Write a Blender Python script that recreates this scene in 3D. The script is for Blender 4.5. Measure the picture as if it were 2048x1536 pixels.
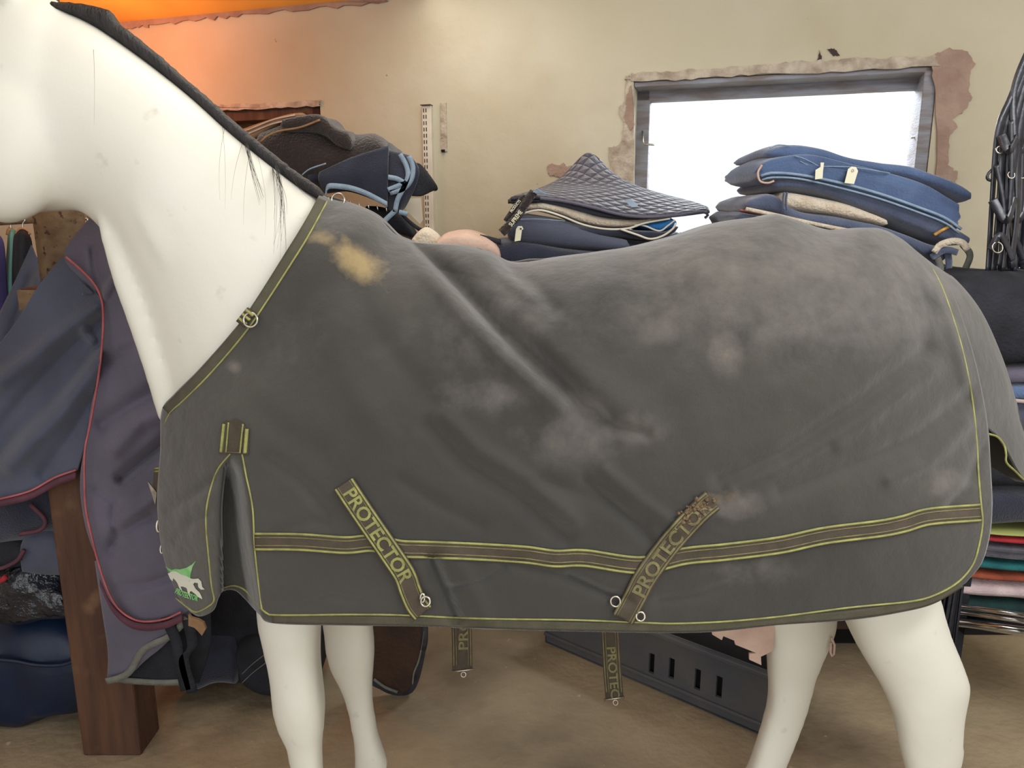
import bpy, bmesh, math, random
import numpy as np
from mathutils import Vector, Matrix, noise
from mathutils.geometry import tessellate_polygon
random.seed(7); np.random.seed(7)
sc = bpy.context.scene
for o in list(bpy.data.objects): bpy.data.objects.remove(o)
col = sc.collection
R = math.radians

# ------------------------------------------------------------ camera
F = 1500.0; PITCH = R(12.0); CH = 1.5
cam = bpy.data.objects.new('camera', bpy.data.cameras.new('camera')); col.objects.link(cam)
cam.location = (0, 0, CH); cam.rotation_euler = (R(90) - PITCH, 0, 0)
cam.data.sensor_width = 36; cam.data.lens = F / 2048 * 36; cam.data.clip_start = 0.05
sc.camera = cam
sc.view_settings.view_transform = 'Standard'; sc.view_settings.look = 'None'
sc.view_settings.gamma = 1; sc.view_settings.use_curve_mapping = False
sc.view_settings.exposure = 0.0
# ------------------------------------------------------------ light
w = bpy.data.worlds.new('sky'); sc.world = w; w.use_nodes = True
w.node_tree.nodes['Background'].inputs[0].default_value = (0.95, 0.97, 1.0, 1)
w.node_tree.nodes['Background'].inputs[1].default_value = 1.3
def lamp(name, typ, loc, power, colr, size=1, size_y=None, target=None, spread=None):
    l = bpy.data.lights.new(name, typ); l.energy = power; l.color = colr
    if typ == 'AREA':
        l.size = size
        if size_y: l.shape = 'RECTANGLE'; l.size_y = size_y
        if spread: l.spread = R(spread)
    elif typ == 'POINT': l.shadow_soft_size = size
    o = bpy.data.objects.new(name, l); col.objects.link(o); o.location = loc
    if target is not None:
        d = Vector(target) - Vector(loc); o.rotation_euler = d.to_track_quat('-Z', 'Y').to_euler()
    return o
KEY = lamp('door_daylight', 'AREA', (0.4, -1.6, 1.3), 24, (1.0, 0.98, 0.90), 2.4, 2.2, (0.2, 1.7, 0.5))
lamp('window_daylight', 'AREA', (1.35, 3.6, 2.35), 90, (0.90, 0.94, 1.0), 1.1, 0.6, (0.9, 1.6, 1.0))
lamp('orange_lamp', 'POINT', (-1.8, 3.3, 2.28), 16, (1.0, 0.34, 0.16), 0.10)
lamp('added_rear_fill', 'AREA', (-0.3, 2.45, 2.5), 20, (1.0, 0.95, 0.84), 2.6, 0.5, (0.2, 2.35, 0))  # added fill without a fixture, brightens back wall and floor
lamp('added_front_fill', 'AREA', (1.5, 0.65, 2.5), 38, (0.97, 0.98, 1.0), 2.2, 0.3, (0.5, 1.7, 0))  # added overhead fill, lifts the rug's upper right in place of window glare

# ------------------------------------------------------------ pixel -> world at a real depth
cp, sp_ = math.cos(PITCH), math.sin(PITCH)
def P(px, py, Y):
    a = (px - 1024) / F; b = (768 - py) / F
    dy = cp + b * sp_; dz = -sp_ + b * cp
    k = Y / dy
    return Vector((a * k, Y, CH + dz * k))
def Pn(px, py, Y):
    a = (px - 1024) / F; b = (768 - py) / F
    dy = cp + b * sp_; dz = -sp_ + b * cp
    k = Y / dy
    return np.stack([a * k, Y + 0 * a, CH + dz * k], -1)

# ------------------------------------------------------------ materials
def srgb(c):
    return tuple(((v / 255) / 12.92 if v / 255 <= .04045 else ((v / 255 + .055) / 1.055) ** 2.4) for v in c) + (1,)
def mat(name, c, rough=.8, c2=None, scale=8, bump=0.0, bscale=60, metal=0, sheen=0, spec=.4, detail=6, stretch=(1, 1, 1), mixpos=(.35, .65), coat=0):
    m = bpy.data.materials.new(name); m.use_nodes = True
    nt = m.node_tree; N = nt.nodes; L = nt.links
    b = N['Principled BSDF']
    b.inputs['Roughness'].default_value = rough; b.inputs['Metallic'].default_value = metal
    b.inputs['Specular IOR Level'].default_value = spec
    if sheen: b.inputs['Sheen Weight'].default_value = sheen; b.inputs['Sheen Roughness'].default_value = .5
    if coat: b.inputs['Coat Weight'].default_value = coat
    tc = N.new('ShaderNodeTexCoord'); mp = N.new('ShaderNodeMapping'); mp.inputs['Scale'].default_value = stretch
    L.new(tc.outputs['Object'], mp.inputs[0])
    n = N.new('ShaderNodeTexNoise'); n.inputs['Scale'].default_value = scale; n.inputs['Detail'].default_value = detail
    L.new(mp.outputs[0], n.inputs['Vector'])
    r = N.new('ShaderNodeValToRGB'); r.color_ramp.elements[0].position = mixpos[0]; r.color_ramp.elements[1].position = mixpos[1]
    r.color_ramp.elements[0].color = srgb(c); r.color_ramp.elements[1].color = srgb(c2 if c2 else c)
    L.new(n.outputs[0], r.inputs[0]); L.new(r.outputs[0], b.inputs['Base Color'])
    if bump:
        n2 = N.new('ShaderNodeTexNoise'); n2.inputs['Scale'].default_value = bscale; n2.inputs['Detail'].default_value = 5
        L.new(mp.outputs[0], n2.inputs['Vector'])
        bp = N.new('ShaderNodeBump'); bp.inputs['Strength'].default_value = bump; bp.inputs['Distance'].default_value = .01
        L.new(n2.outputs[0], bp.inputs['Height']); L.new(bp.outputs[0], b.inputs['Normal'])
    m['ramp'] = r.name
    return m
def two_tone(m, c, scale, lo, hi, detail=8):      # an extra patchy stain layer
    nt = m.node_tree; N = nt.nodes; L = nt.links; b = N['Principled BSDF']
    src = b.inputs['Base Color'].links[0].from_socket
    n = N.new('ShaderNodeTexNoise'); n.inputs['Scale'].default_value = scale; n.inputs['Detail'].default_value = detail
    tc = [x for x in N if x.type == 'TEX_COORD'][0]
    L.new(tc.outputs['Object'], n.inputs['Vector'])
    mr = N.new('ShaderNodeMapRange'); mr.inputs[1].default_value = lo; mr.inputs[2].default_value = hi
    L.new(n.outputs[0], mr.inputs[0])
    mx = N.new('ShaderNodeMix'); mx.data_type = 'RGBA'
    L.new(mr.outputs[0], mx.inputs[0]); L.new(src, mx.inputs[6]); mx.inputs[7].default_value = srgb(c)
    L.new(mx.outputs[2], b.inputs['Base Color'])
M = {}
M['horse'] = mat('white fibreglass', (212, 209, 196), .42, (218, 215, 204), 3, .04, 120, spec=.35)
two_tone(M['horse'], (194, 190, 176), 22, .66, .8)
M['mane'] = mat('black hair', (17, 14, 16), .55, (34, 28, 30), 60, .5, 200, stretch=(1, 1, .2))
M['tail'] = mat('tail hair', (16, 17, 24), .5, (34, 36, 46), 60)
M['green'] = mat('yellow green braid', (156, 156, 90), .7, (128, 128, 78), 40, .3, 500)
M['greenw'] = mat('worn yellow green braid', (128, 122, 80), .8, (104, 96, 70), 40, .3, 500)
M['web'] = mat('brown grey webbing', (84, 72, 62), .85, (70, 64, 52), 30, .4, 600)
M['bind'] = mat('olive grey binding', (74, 72, 58), .85, (84, 80, 66), 30, .4, 600)
M['steel'] = mat('worn steel', (190, 184, 170), .3, (150, 142, 128), 50, 0, metal=.9)
M['chrome'] = mat('chrome', (215, 218, 222), .12, None, 5, metal=1)
M['white_print'] = mat('pale print', (206, 206, 190), .7)
M['green_print'] = mat('green print', (96, 178, 96), .7, (150, 200, 140), 20)
M['inner'] = mat('pink beige lining', (196, 168, 152), .9, (180, 150, 136), 12, .3, 80)
M['wall'] = mat('dirty cream plaster', (184, 175, 150), .92, (192, 184, 164), 1.3, .35, 14)
two_tone(M['wall'], (168, 154, 126), 1.0, .52, .78)
two_tone(M['wall'], (120, 106, 90), 24, .74, .79)
M['floor'] = mat('worn concrete', (134, 118, 94), .8, (164, 146, 118), 2.2, .5, 30)
two_tone(M['floor'], (98, 82, 64), 1.6, .5, .7); two_tone(M['floor'], (176, 160, 134), 30, .68, .76)
M['ceil'] = mat('orange painted boards', (250, 190, 84), .6, (240, 170, 70), 3, .1, 20)
M['brick'] = mat('bare red brick', (140, 114, 100), .95, (160, 136, 120), 9, .8, 40)
M['mortar'] = mat('crumbled plaster', (188, 176, 158), .95, (150, 134, 118), 20, .9, 50)
M['winframe'] = mat('weathered hazed grey frame', (140, 142, 150), .7, (118, 108, 104), 7, .3, 40, stretch=(1, 1, 6))  # weathered grey, lightened in its colour to stand in for window haze
M['wood_dk'] = mat('dark brown timber', (88, 58, 41), .75, (66, 43, 31), 5, .35, 40, stretch=(6, 6, .6))
two_tone(M['wood_dk'], (104, 76, 54), 9, .6, .74)
M['rust'] = mat('rusty painted steel', (132, 110, 84), .8, (104, 80, 58), 22, .3, 90)
two_tone(M['rust'], (70, 50, 38), 55, .6, .66)
M['navy'] = mat('navy wool', (38, 42, 60), .95, (30, 34, 48), 14, .4, 220, sheen=.3)
M['navy_grey'] = mat('slate navy canvas', (74, 78, 96), .75, (60, 63, 78), 5, .3, 300, sheen=.2)
M['slate'] = mat('slate navy wool', (84, 92, 114), .95, (68, 76, 98), 9, .4, 160, sheen=.4)
M['purple_grey'] = mat('purple grey canvas', (94, 88, 104), .75, (78, 74, 88), 5, .3, 300, sheen=.2)
M['red_pipe'] = mat('faded red piping', (176, 96, 96), .75, (150, 74, 78), 20)
M['red_trim'] = mat('maroon binding', (92, 54, 66), .85, (76, 44, 54), 20)
M['brown_fleece'] = mat('dark brown fleece', (46, 33, 30), .95, (34, 25, 24), 20, .8, 120, sheen=.4)
M['tan'] = mat('tan leather', (150, 116, 82), .6, (122, 92, 64), 12, .2, 80)
M['saddle'] = mat('dark saddle leather', (62, 42, 30), .5, (46, 30, 22), 9, .2, 80)
M['sky_trim'] = mat('pale blue trim', (134, 152, 170), .8, (120, 138, 156), 20, .3, 200)
M['grey_trim'] = mat('grey trim', (112, 112, 104), .9, (96, 96, 88), 30, .3, 200)
M['black'] = mat('black cloth', (24, 25, 31), .85, (36, 37, 45), 12, .4, 120)
M['leather'] = mat('black leather', (30, 31, 38), .35, (50, 51, 60), 30, .1, 90, spec=.7)
M['plastic'] = mat('clear plastic over dark cloth', (16, 22, 30), .12, (34, 38, 46), 8, 1.0, 13, spec=.7)
for n_ in M['plastic'].node_tree.nodes:
    if n_.type == 'BUMP': n_.inputs['Distance'].default_value = .05
M['bluebag'] = mat('dark blue plastic', (16, 34, 62), .45, (12, 24, 46), 4, .4, 12)
M['cream'] = mat('cream fleece', (206, 194, 174), .95, (190, 172, 150), 20, .8, 120, sheen=.3)
M['white'] = mat('white enamel', (214, 206, 190), .5, (200, 190, 172), 10)
M['paper'] = mat('paper tag', (216, 212, 186), .8)
M['steelblue'] = mat('slate blue rug', (78, 98, 132), .9, (64, 80, 112), 9, .4, 160, sheen=.4)
M['blue'] = mat('bright blue cloth', (40, 112, 170), .8, (28, 88, 150), 14, .3, 160)
M['gold'] = mat('gold braid', (196, 150, 70), .6, (150, 108, 50), 60)
M['crate'] = mat('grey plastic crate', (72, 74, 80), .6, (84, 82, 82), 8, .1, 80)
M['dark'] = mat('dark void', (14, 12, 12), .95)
M['red'] = mat('red blanket', (160, 40, 48), .9, (130, 30, 40), 20, .4, 200)
M['grey'] = mat('grey blanket', (96, 92, 98), .9, (74, 72, 80), 20, .4, 200)
M['teal'] = mat('teal blanket', (30, 98, 98), .9, (20, 78, 82), 20, .4, 200)
M['rustc'] = mat('rust blanket', (142, 70, 46), .9, (116, 54, 36), 20, .4, 200)
M['pale'] = mat('pale pink blanket', (196, 176, 174), .9, (176, 156, 156), 20, .4, 200)
M['dkgreen'] = mat('bottle green blanket', (26, 58, 56), .9, (20, 44, 44), 20, .4, 200)
M['lime'] = mat('lime blanket', (150, 156, 90), .9)
M['purple'] = mat('purple garment', (92, 82, 140), .85, (76, 66, 120), 8, .2, 60)
M['mint'] = mat('mint garment', (112, 160, 150), .85, (90, 136, 130), 8, .2, 60)
M['woodlt'] = mat('pale wood', (176, 132, 92), .6)
M['brown'] = mat('brown painted shelf', (64, 46, 38), .7, (52, 36, 30), 6, .2, 30)
M['mud'] = mat('dried mud', (124, 102, 78), 1, (98, 80, 60), 60, 1, 120)
# quilted fabric
def quilt(name, c, c2, sc_=18, rot=45):
    m = mat(name, c, .6, c2, 6, 0, sheen=.3)
    N = m.node_tree.nodes; L = m.node_tree.links
    at = N.new('ShaderNodeAttribute'); at.attribute_name = 'quv'; at.attribute_type = 'GEOMETRY'
    mp = N.new('ShaderNodeMapping'); mp.inputs['Rotation'].default_value = (0, 0, R(rot)); mp.inputs['Scale'].default_value = (sc_, sc_, 1)
    L.new(at.outputs['Vector'], mp.inputs[0])
    sx = N.new('ShaderNodeSeparateXYZ'); L.new(mp.outputs[0], sx.inputs[0])
    outs = []
    for i in (0, 1):
        f = N.new('ShaderNodeMath'); f.operation = 'PINGPONG'; f.inputs[1].default_value = .5
        L.new(sx.outputs[i], f.inputs[0]); outs.append(f)
    mn = N.new('ShaderNodeMath'); mn.operation = 'MINIMUM'
    L.new(outs[0].outputs[0], mn.inputs[0]); L.new(outs[1].outputs[0], mn.inputs[1])
    pw = N.new('ShaderNodeMath'); pw.operation = 'POWER'; pw.inputs[1].default_value = .5
    L.new(mn.outputs[0], pw.inputs[0])
    bp = N.new('ShaderNodeBump'); bp.inputs['Strength'].default_value = 1; bp.inputs['Distance'].default_value = .03
    L.new(pw.outputs[0], bp.inputs['Height']); L.new(bp.outputs[0], N['Principled BSDF'].inputs['Normal'])
    return m
M['quilt'] = quilt('quilted grey navy satin', (78, 76, 90), (64, 64, 80), 27)
M['quilt_blue'] = quilt('quilted blue', (40, 112, 170), (30, 92, 150), 30)
M['quilt_navy'] = quilt('quilted navy', (54, 62, 80), (48, 54, 72), 30)

# rug canvas with dirt and painted-in window glare read from the 'stain' / 'dust' attributes
def rug_material():
    m = mat('charcoal canvas', (65, 62, 57), .8, (55, 53, 50), 3.5, 0, sheen=.35, spec=.3)
    N = m.node_tree.nodes; L = m.node_tree.links; b = N['Principled BSDF']
    tc = [x for x in N if x.type == 'TEX_COORD'][0]
    def mixin(attr, colr, nscale, lo, hi):
        src = b.inputs['Base Color'].links[0].from_socket
        a = N.new('ShaderNodeAttribute'); a.attribute_name = attr
        n = N.new('ShaderNodeTexNoise'); n.inputs['Scale'].default_value = nscale; n.inputs['Detail'].default_value = 9; n.inputs['Roughness'].default_value = .65
        L.new(tc.outputs['Object'], n.inputs['Vector'])
        ad = N.new('ShaderNodeMath'); ad.operation = 'MULTIPLY_ADD'; ad.inputs[1].default_value = 1.0
        s = N.new('ShaderNodeMath'); s.operation = 'SUBTRACT'; s.inputs[1].default_value = .5; L.new(n.outputs[0], s.inputs[0])
        s2 = N.new('ShaderNodeMath'); s2.operation = 'MULTIPLY'; s2.inputs[1].default_value = 1.9 if attr == 'stain' else 1.0; L.new(s.outputs[0], s2.inputs[0])
        L.new(a.outputs['Fac'], ad.inputs[0]); L.new(s2.outputs[0], ad.inputs[2])
        mr = N.new('ShaderNodeMapRange'); mr.inputs[1].default_value = lo; mr.inputs[2].default_value = hi
        L.new(ad.outputs[0], mr.inputs[0])
        mm = N.new('ShaderNodeMath'); mm.operation = 'MULTIPLY'; mm.use_clamp = True
        gt = N.new('ShaderNodeMapRange'); gt.inputs[1].default_value = .0; gt.inputs[2].default_value = .25
        L.new(a.outputs['Fac'], gt.inputs[0])
        L.new(mr.outputs[0], mm.inputs[0]); L.new(gt.outputs[0], mm.inputs[1])
        mx = N.new('ShaderNodeMix'); mx.data_type = 'RGBA'
        L.new(mm.outputs[0], mx.inputs[0]); L.new(src, mx.inputs[6]); mx.inputs[7].default_value = srgb(colr)
        L.new(mx.outputs[2], b.inputs['Base Color'])
    mixin('dust_glare', (124, 117, 111), 17, .08, 1.05)
    mixin('stain', (150, 130, 92), 14, .30, 1.0)
    n2 = N.new('ShaderNodeTexNoise'); n2.inputs['Scale'].default_value = 18; n2.inputs['Detail'].default_value = 7
    L.new(tc.outputs['Object'], n2.inputs['Vector'])
    n3 = N.new('ShaderNodeTexNoise'); n3.inputs['Scale'].default_value = 700
    L.new(tc.outputs['Object'], n3.inputs['Vector'])
    ad = N.new('ShaderNodeMath'); ad.operation = 'MULTIPLY_ADD'; ad.inputs[1].default_value = .12
    L.new(n3.outputs[0], ad.inputs[0]); L.new(n2.outputs[0], ad.inputs[2])
    bp = N.new('ShaderNodeBump'); bp.inputs['Strength'].default_value = .4; bp.inputs['Distance'].default_value = .014
    L.new(ad.outputs[0], bp.inputs['Height']); L.new(bp.outputs[0], b.inputs['Normal'])
    return m
M['rug'] = rug_material()
def glass_mat():
    m = bpy.data.materials.new('window glass'); m.use_nodes = True; N = m.node_tree.nodes; L = m.node_tree.links
    for n in list(N): N.remove(n)
    o = N.new('ShaderNodeOutputMaterial'); t = N.new('ShaderNodeBsdfTransparent'); t.inputs[0].default_value = (.95, .97, .98, 1)
    g = N.new('ShaderNodeBsdfGlossy'); g.inputs['Roughness'].default_value = .05
    mx = N.new('ShaderNodeMixShader'); mx.inputs[0].default_value = .05
    L.new(t.outputs[0], mx.inputs[1]); L.new(g.outputs[0], mx.inputs[2]); L.new(mx.outputs[0], o.inputs[0])
    return m
M['glass'] = glass_mat()

# ------------------------------------------------------------ object helpers
def mesh_obj(name, verts, faces, m, parent=None, smooth=True):
    me = bpy.data.meshes.new(name); me.from_pydata([tuple(v) for v in verts], [], faces); me.update()
    if smooth: me.polygons.foreach_set('use_smooth', [True] * len(me.polygons))
    o = bpy.data.objects.new(name, me); col.objects.link(o)
    if m: me.materials.append(m)
    if parent: o.parent = parent
    return o
def tag(o, label, cat, group=None, kind=None):
    o['label'] = label; o['category'] = cat
    if group: o['group'] = group
    if kind: o['kind'] = kind
    return o
def struct(o): o['kind'] = 'structure'; return o
def thing(name, label, cat, group=None):
    o = bpy.data.objects.new(name, None); col.objects.link(o); o.empty_display_size = .05
    return tag(o, label, cat, group)
def root_at(e, loc):      # move an Empty to the thing's base, parts keep their place
    e.location = loc
    for c in e.children: c.matrix_parent_inverse = Matrix.Translation(-Vector(loc))
class MB:
    def __init__(s): s.v = []; s.f = []
    def add(s, v, f):
        b = len(s.v); s.v += [tuple(x) for x in v]; s.f += [tuple(i + b for i in q) for q in f]
    def box(s, c, d, Mx=None):
        vs = [Vector((c[0] + d[0] * x / 2, c[1] + d[1] * y / 2, c[2] + d[2] * z / 2)) for x in (-1, 1) for y in (-1, 1) for z in (-1, 1)]
        if Mx: vs = [Mx @ v for v in vs]
        s.add(vs, [(0, 1, 3, 2), (4, 6, 7, 5), (0, 4, 5, 1), (2, 3, 7, 6), (0, 2, 6, 4), (1, 5, 7, 3)])
    def tube(s, pts, r, n=8, taper=None, closed=False):
        pts = [Vector(p) for p in pts]; rings = []; k = len(pts); up = None
        for i, p in enumerate(pts):
            if closed: t = pts[(i + 1) % k] - pts[i - 1]
            else: t = pts[min(i + 1, k - 1)] - pts[max(i - 1, 0)]
            if t.length < 1e-9: t = Vector((0, 0, 1))
            t.normalize()
            if up is None: up = t.orthogonal().normalized()
            up = (up - t * up.dot(t))
            if up.length < 1e-6: up = t.orthogonal()
            up.normalize(); q = t.cross(up)
            rr = r * (taper[i] if taper else 1)
            rings.append([p + (up * math.cos(2 * math.pi * j / n) + q * math.sin(2 * math.pi * j / n)) * rr for j in range(n)])
        vs = [v for rg in rings for v in rg]; fs = []
        for i in range(k if closed else k - 1):
            for j in range(n):
                a = i * n; b2 = ((i + 1) % k) * n
                fs.append((a + j, a + (j + 1) % n, b2 + (j + 1) % n, b2 + j))
        if not closed: fs += [tuple(range(n - 1, -1, -1)), tuple((k - 1) * n + j for j in range(n))]
        s.add(vs, fs)
    def ribbon(s, pts, wvecs, th, nvec=None):     # flat strap with thickness
        pts = [Vector(p) for p in pts]; k = len(pts); vs = []
        for i, p in enumerate(pts):
            t = (pts[min(i + 1, k - 1)] - pts[max(i - 1, 0)]).normalized()
            wv = Vector(wvecs[i] if isinstance(wvecs, list) else wvecs)
            nn = t.cross(wv)
            nn = nn.normalized() * th / 2 if nn.length > 1e-9 else Vector((0, th / 2, 0))
            vs += [p - wv / 2 - nn, p + wv / 2 - nn, p + wv / 2 + nn, p - wv / 2 + nn]
        fs = []
        for i in range(k - 1):
            for j in range(4):
                fs.append((i * 4 + j, i * 4 + (j + 1) % 4, i * 4 + 4 + (j + 1) % 4, i * 4 + 4 + j))
        fs += [(3, 2, 1, 0), tuple((k - 1) * 4 + j for j in range(4))]
        s.add(vs, fs)
    def rings(s, rings, cap=True):
        n = len(rings[0]); vs = [v for r_ in rings for v in r_]; fs = []
        for i in range(len(rings) - 1):
            for j in range(n):
                fs.append((i * n + j, i * n + (j + 1) % n, (i + 1) * n + (j + 1) % n, (i + 1) * n + j))
        if cap:
            fs += [tuple(range(n - 1, -1, -1)), tuple((len(rings) - 1) * n + j for j in range(n))]
        s.add(vs, fs)
    def build(s, name, m, parent=None, smooth=True, bevel=0):
        o = mesh_obj(name, s.v, s.f, m, parent, smooth)
        bm = bmesh.new(); bm.from_mesh(o.data); bmesh.ops.recalc_face_normals(bm, faces=bm.faces); bm.to_mesh(o.data); bm.free()
        if bevel:
            bv = o.modifiers.new('bevel', 'BEVEL'); bv.width = bevel; bv.segments = 2; bv.limit_method = 'ANGLE'
        return o
def cr(pts, n, uniform=False):      # Catmull-Rom through points, n samples, even by arc length
    p = np.array(pts, float)
    if len(p) == 2: p = np.array([p[0], (p[0] + p[1]) / 2, p[1]])
    q = np.vstack([2 * p[0] - p[1], p, 2 * p[-1] - p[-2]])
    out = []
    for i in range(1, len(q) - 2):
        for t in np.linspace(0, 1, 16, endpoint=False):
            a, b, c, d = q[i - 1], q[i], q[i + 1], q[i + 2]
            out.append(.5 * (2 * b + (c - a) * t + (2 * a - 5 * b + 4 * c - d) * t * t + (3 * b - a - 3 * c + d) * t ** 3))
    out.append(q[-2]); out = np.array(out)
    if uniform:
        k = np.linspace(0, len(out) - 1, n)
        return np.stack([np.interp(k, np.arange(len(out)), out[:, j]) for j in range(out.shape[1])], -1)
    d = np.r_[0, np.cumsum(np.linalg.norm(np.diff(out[:, :2], axis=0), axis=1) + 1e-9)]
    k = np.linspace(0, d[-1], n)
    return np.stack([np.interp(k, d, out[:, j]) for j in range(out.shape[1])], -1)
def grid_faces(nv, nu, off=0):
    return [(off + i * nu + j, off + i * nu + j + 1, off + (i + 1) * nu + j + 1, off + (i + 1) * nu + j) for i in range(nv - 1) for j in range(nu - 1)]
def patch(name, rows, m, parent=None, nu=60, nv=30, th=.006, folds=None, wob=0.0, wscale=6, seed=0):
    """cloth through rows of (px, py, depth); folds: list of (polyline, width_px, amp_m)"""
    R1 = np.stack([cr(r_, nu) for r_ in rows])              # rows x nu x 3
    G = np.stack([cr(R1[:, j], nv, True) for j in range(nu)], 1)   # nv x nu x 3
    px, py, Y = G[..., 0], G[..., 1], G[..., 2].copy()
    if folds: Y = Y - fold_disp(px, py, folds)
    V = Pn(px, py, Y).reshape(-1, 3)
    if wob:
        V = np.array([Vector(v) + noise.noise_vector(Vector(v) * wscale + Vector((seed, 0, 0))) * wob for v in V])
    o = mesh_obj(name, V, grid_faces(nv, nu), m, parent)
    a = o.data.attributes.new('quv', 'FLOAT_VECTOR', 'POINT')
    uu, vv = np.meshgrid(np.linspace(0, 1, nu), np.linspace(0, 1, nv))
    L_ = np.linalg.norm(np.diff(Pn(G[nv // 2, :, 0], G[nv // 2, :, 1], G[nv // 2, :, 2]), axis=0), axis=1).sum()
    H_ = np.linalg.norm(np.diff(Pn(G[:, nu // 2, 0], G[:, nu // 2, 1], G[:, nu // 2, 2]), axis=0), axis=1).sum()
    a.data.foreach_set('vector', np.stack([uu * L_, vv * H_, 0 * uu], -1).reshape(-1).astype('f'))
    if th:
        s = o.modifiers.new('thickness', 'SOLIDIFY'); s.thickness = th; s.offset = 0
    return o
def polydist(px, py, line):
    best = np.full(px.shape, 1e9); L = np.array(line, float)
    for a, b in zip(L[:-1], L[1:]):
        d = b - a; t = np.clip(((px - a[0]) * d[0] + (py - a[1]) * d[1]) / (d @ d), 0, 1)
        best = np.minimum(best, np.hypot(px - a[0] - t * d[0], py - a[1] - t * d[1]))
    return best
def fold_disp(px, py, folds):
    D = np.zeros(np.shape(px))
    for line, wd, amp in folds:
        D = D + amp * np.exp(-(polydist(px, py, line) / wd) ** 2)
    return D
def slab(name, prof, Yf, D, m, parent=None, n=40, e=.55, wob=.004, layers=0, skew=0):
    """folded cloth: prof = [(px, top, bottom)] of its front face at depth Yf, D metres deep"""
    c = cr([(a, b, d) for a, b, d in prof], n)
    rings = []; K = 28
    for i, (px, t, b) in enumerate(c):
        k = i / (n - 1); endf = min(1, math.sqrt(max(0, min(k, 1 - k)) * 34) + .30)
        A = P(px, t, Yf); B = P(px, b, Yf); cz = (A.z + B.z) / 2; hz = (A.z - B.z) / 2 * endf; x = (A.x + B.x) / 2
        rg = []
        for j in range(K):
            th = 2 * math.pi * j / K; cs, sn = math.cos(th), math.sin(th)
            yy = (abs(cs) ** e) * (1 if cs > 0 else -1); zz = (abs(sn) ** e) * (1 if sn > 0 else -1)
            v = Vector((x + skew * (yy + 1) * D / 2, Yf + D / 2 + yy * D / 2 * (.85 + .15 * endf), cz + zz * hz))
            if layers: v.y += .010 * math.cos((zz + 1) / 2 * 2 * math.pi * layers)
            rg.append(v + noise.noise_vector(v * 9) * wob)
        rings.append(rg)
    mb = MB(); mb.rings(rings); return mb.build(name, m, parent)
def pipe(name, line, Y, r, m, parent=None, n=None, flat=None):
    """piping along (px,py[,Y]) points"""
    n = n or max(6, int(len(line) * 5)); c = cr(line, n)
    pts = [P(q[0], q[1], q[2] if len(q) > 2 else (Y(q[0], q[1]) if callable(Y) else Y)) for q in c]
    mb = MB(); mb.tube(pts, r, 6); return mb.build(name, m, parent)
def text_tris(s, size=1.0, bold=.02):
    cu = bpy.data.curves.new('t', 'FONT'); cu.body = s; cu.size = size; cu.offset = bold; cu.resolution_u = 3
    o = bpy.data.objects.new('t', cu); col.objects.link(o); bpy.context.view_layer.update()
    dg = bpy.context.evaluated_depsgraph_get(); me = bpy.data.meshes.new_from_object(o.evaluated_get(dg))
    V = np.array([v.co[:2] for v in me.vertices]); Fc = [tuple(p.vertices) for p in me.polygons]
    bpy.data.objects.remove(o); bpy.data.curves.remove(cu); bpy.data.meshes.remove(me)
    V = V - V.min(0); return V, Fc
def lettering(name, s, path, hpx, Yfun, m, parent, spx=None, flip=1):
    """word along a pixel path; letter height hpx, letter tops to the left of travel * flip"""
    V, Fc = text_tris(s); V = V / V.max(0)
    c = cr(path, 200); k = V[:, 0] * 199
    x = np.interp(k, np.arange(200), c[:, 0]); y = np.interp(k, np.arange(200), c[:, 1])
    g = np.gradient(c[:, :2], axis=0); g /= np.linalg.norm(g, axis=1)[:, None]
    gx = np.interp(k, np.arange(200), g[:, 0]); gy = np.interp(k, np.arange(200), g[:, 1])
    off = (V[:, 1] - .5) * hpx
    X = x + gy * off * flip; Y_ = y - gx * off * flip
    D = np.array([Yfun(a, b) for a, b in zip(X, Y_)]) if callable(Yfun) else np.full(len(X), Yfun)
    o = mesh_obj(name, Pn(X, Y_, D), Fc, m, parent, False)
    sd = o.modifiers.new('t', 'SOLIDIFY'); sd.thickness = .0012; sd.offset = 0
    return o
def poly(name, pts, Y, m, parent=None, th=.0015, smooth=False):
    q = [(a, b) for a, b in pts]
    tr = tessellate_polygon([[Vector((a, -b, 0)) for a, b in q]])
    V = [P(a, b, Y(a, b) if callable(Y) else Y) for a, b in q]
    o = mesh_obj(name, V, [tuple(t) for t in tr], m, parent, smooth)
    bm = bmesh.new(); bm.from_mesh(o.data); bmesh.ops.recalc_face_normals(bm, faces=bm.faces); bm.to_mesh(o.data); bm.free()
    sd = o.modifiers.new('t', 'SOLIDIFY'); sd.thickness = th; sd.offset = 0
    return o
def ngrid(px, py, s, seed):      # smooth pseudo noise, vectorised
    v = 0; rng = np.random.RandomState(seed)
    for k in range(7):
        a = rng.uniform(0, 6.28); f = s * rng.uniform(.6, 1.8)
        v = v + np.sin((px * math.cos(a) + py * math.sin(a)) * f + rng.uniform(0, 6.28) + 1.3 * np.sin((py * math.cos(a) - px * math.sin(a)) * f * .7 + k))
    return v / 7
exec_parts = []
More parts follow.
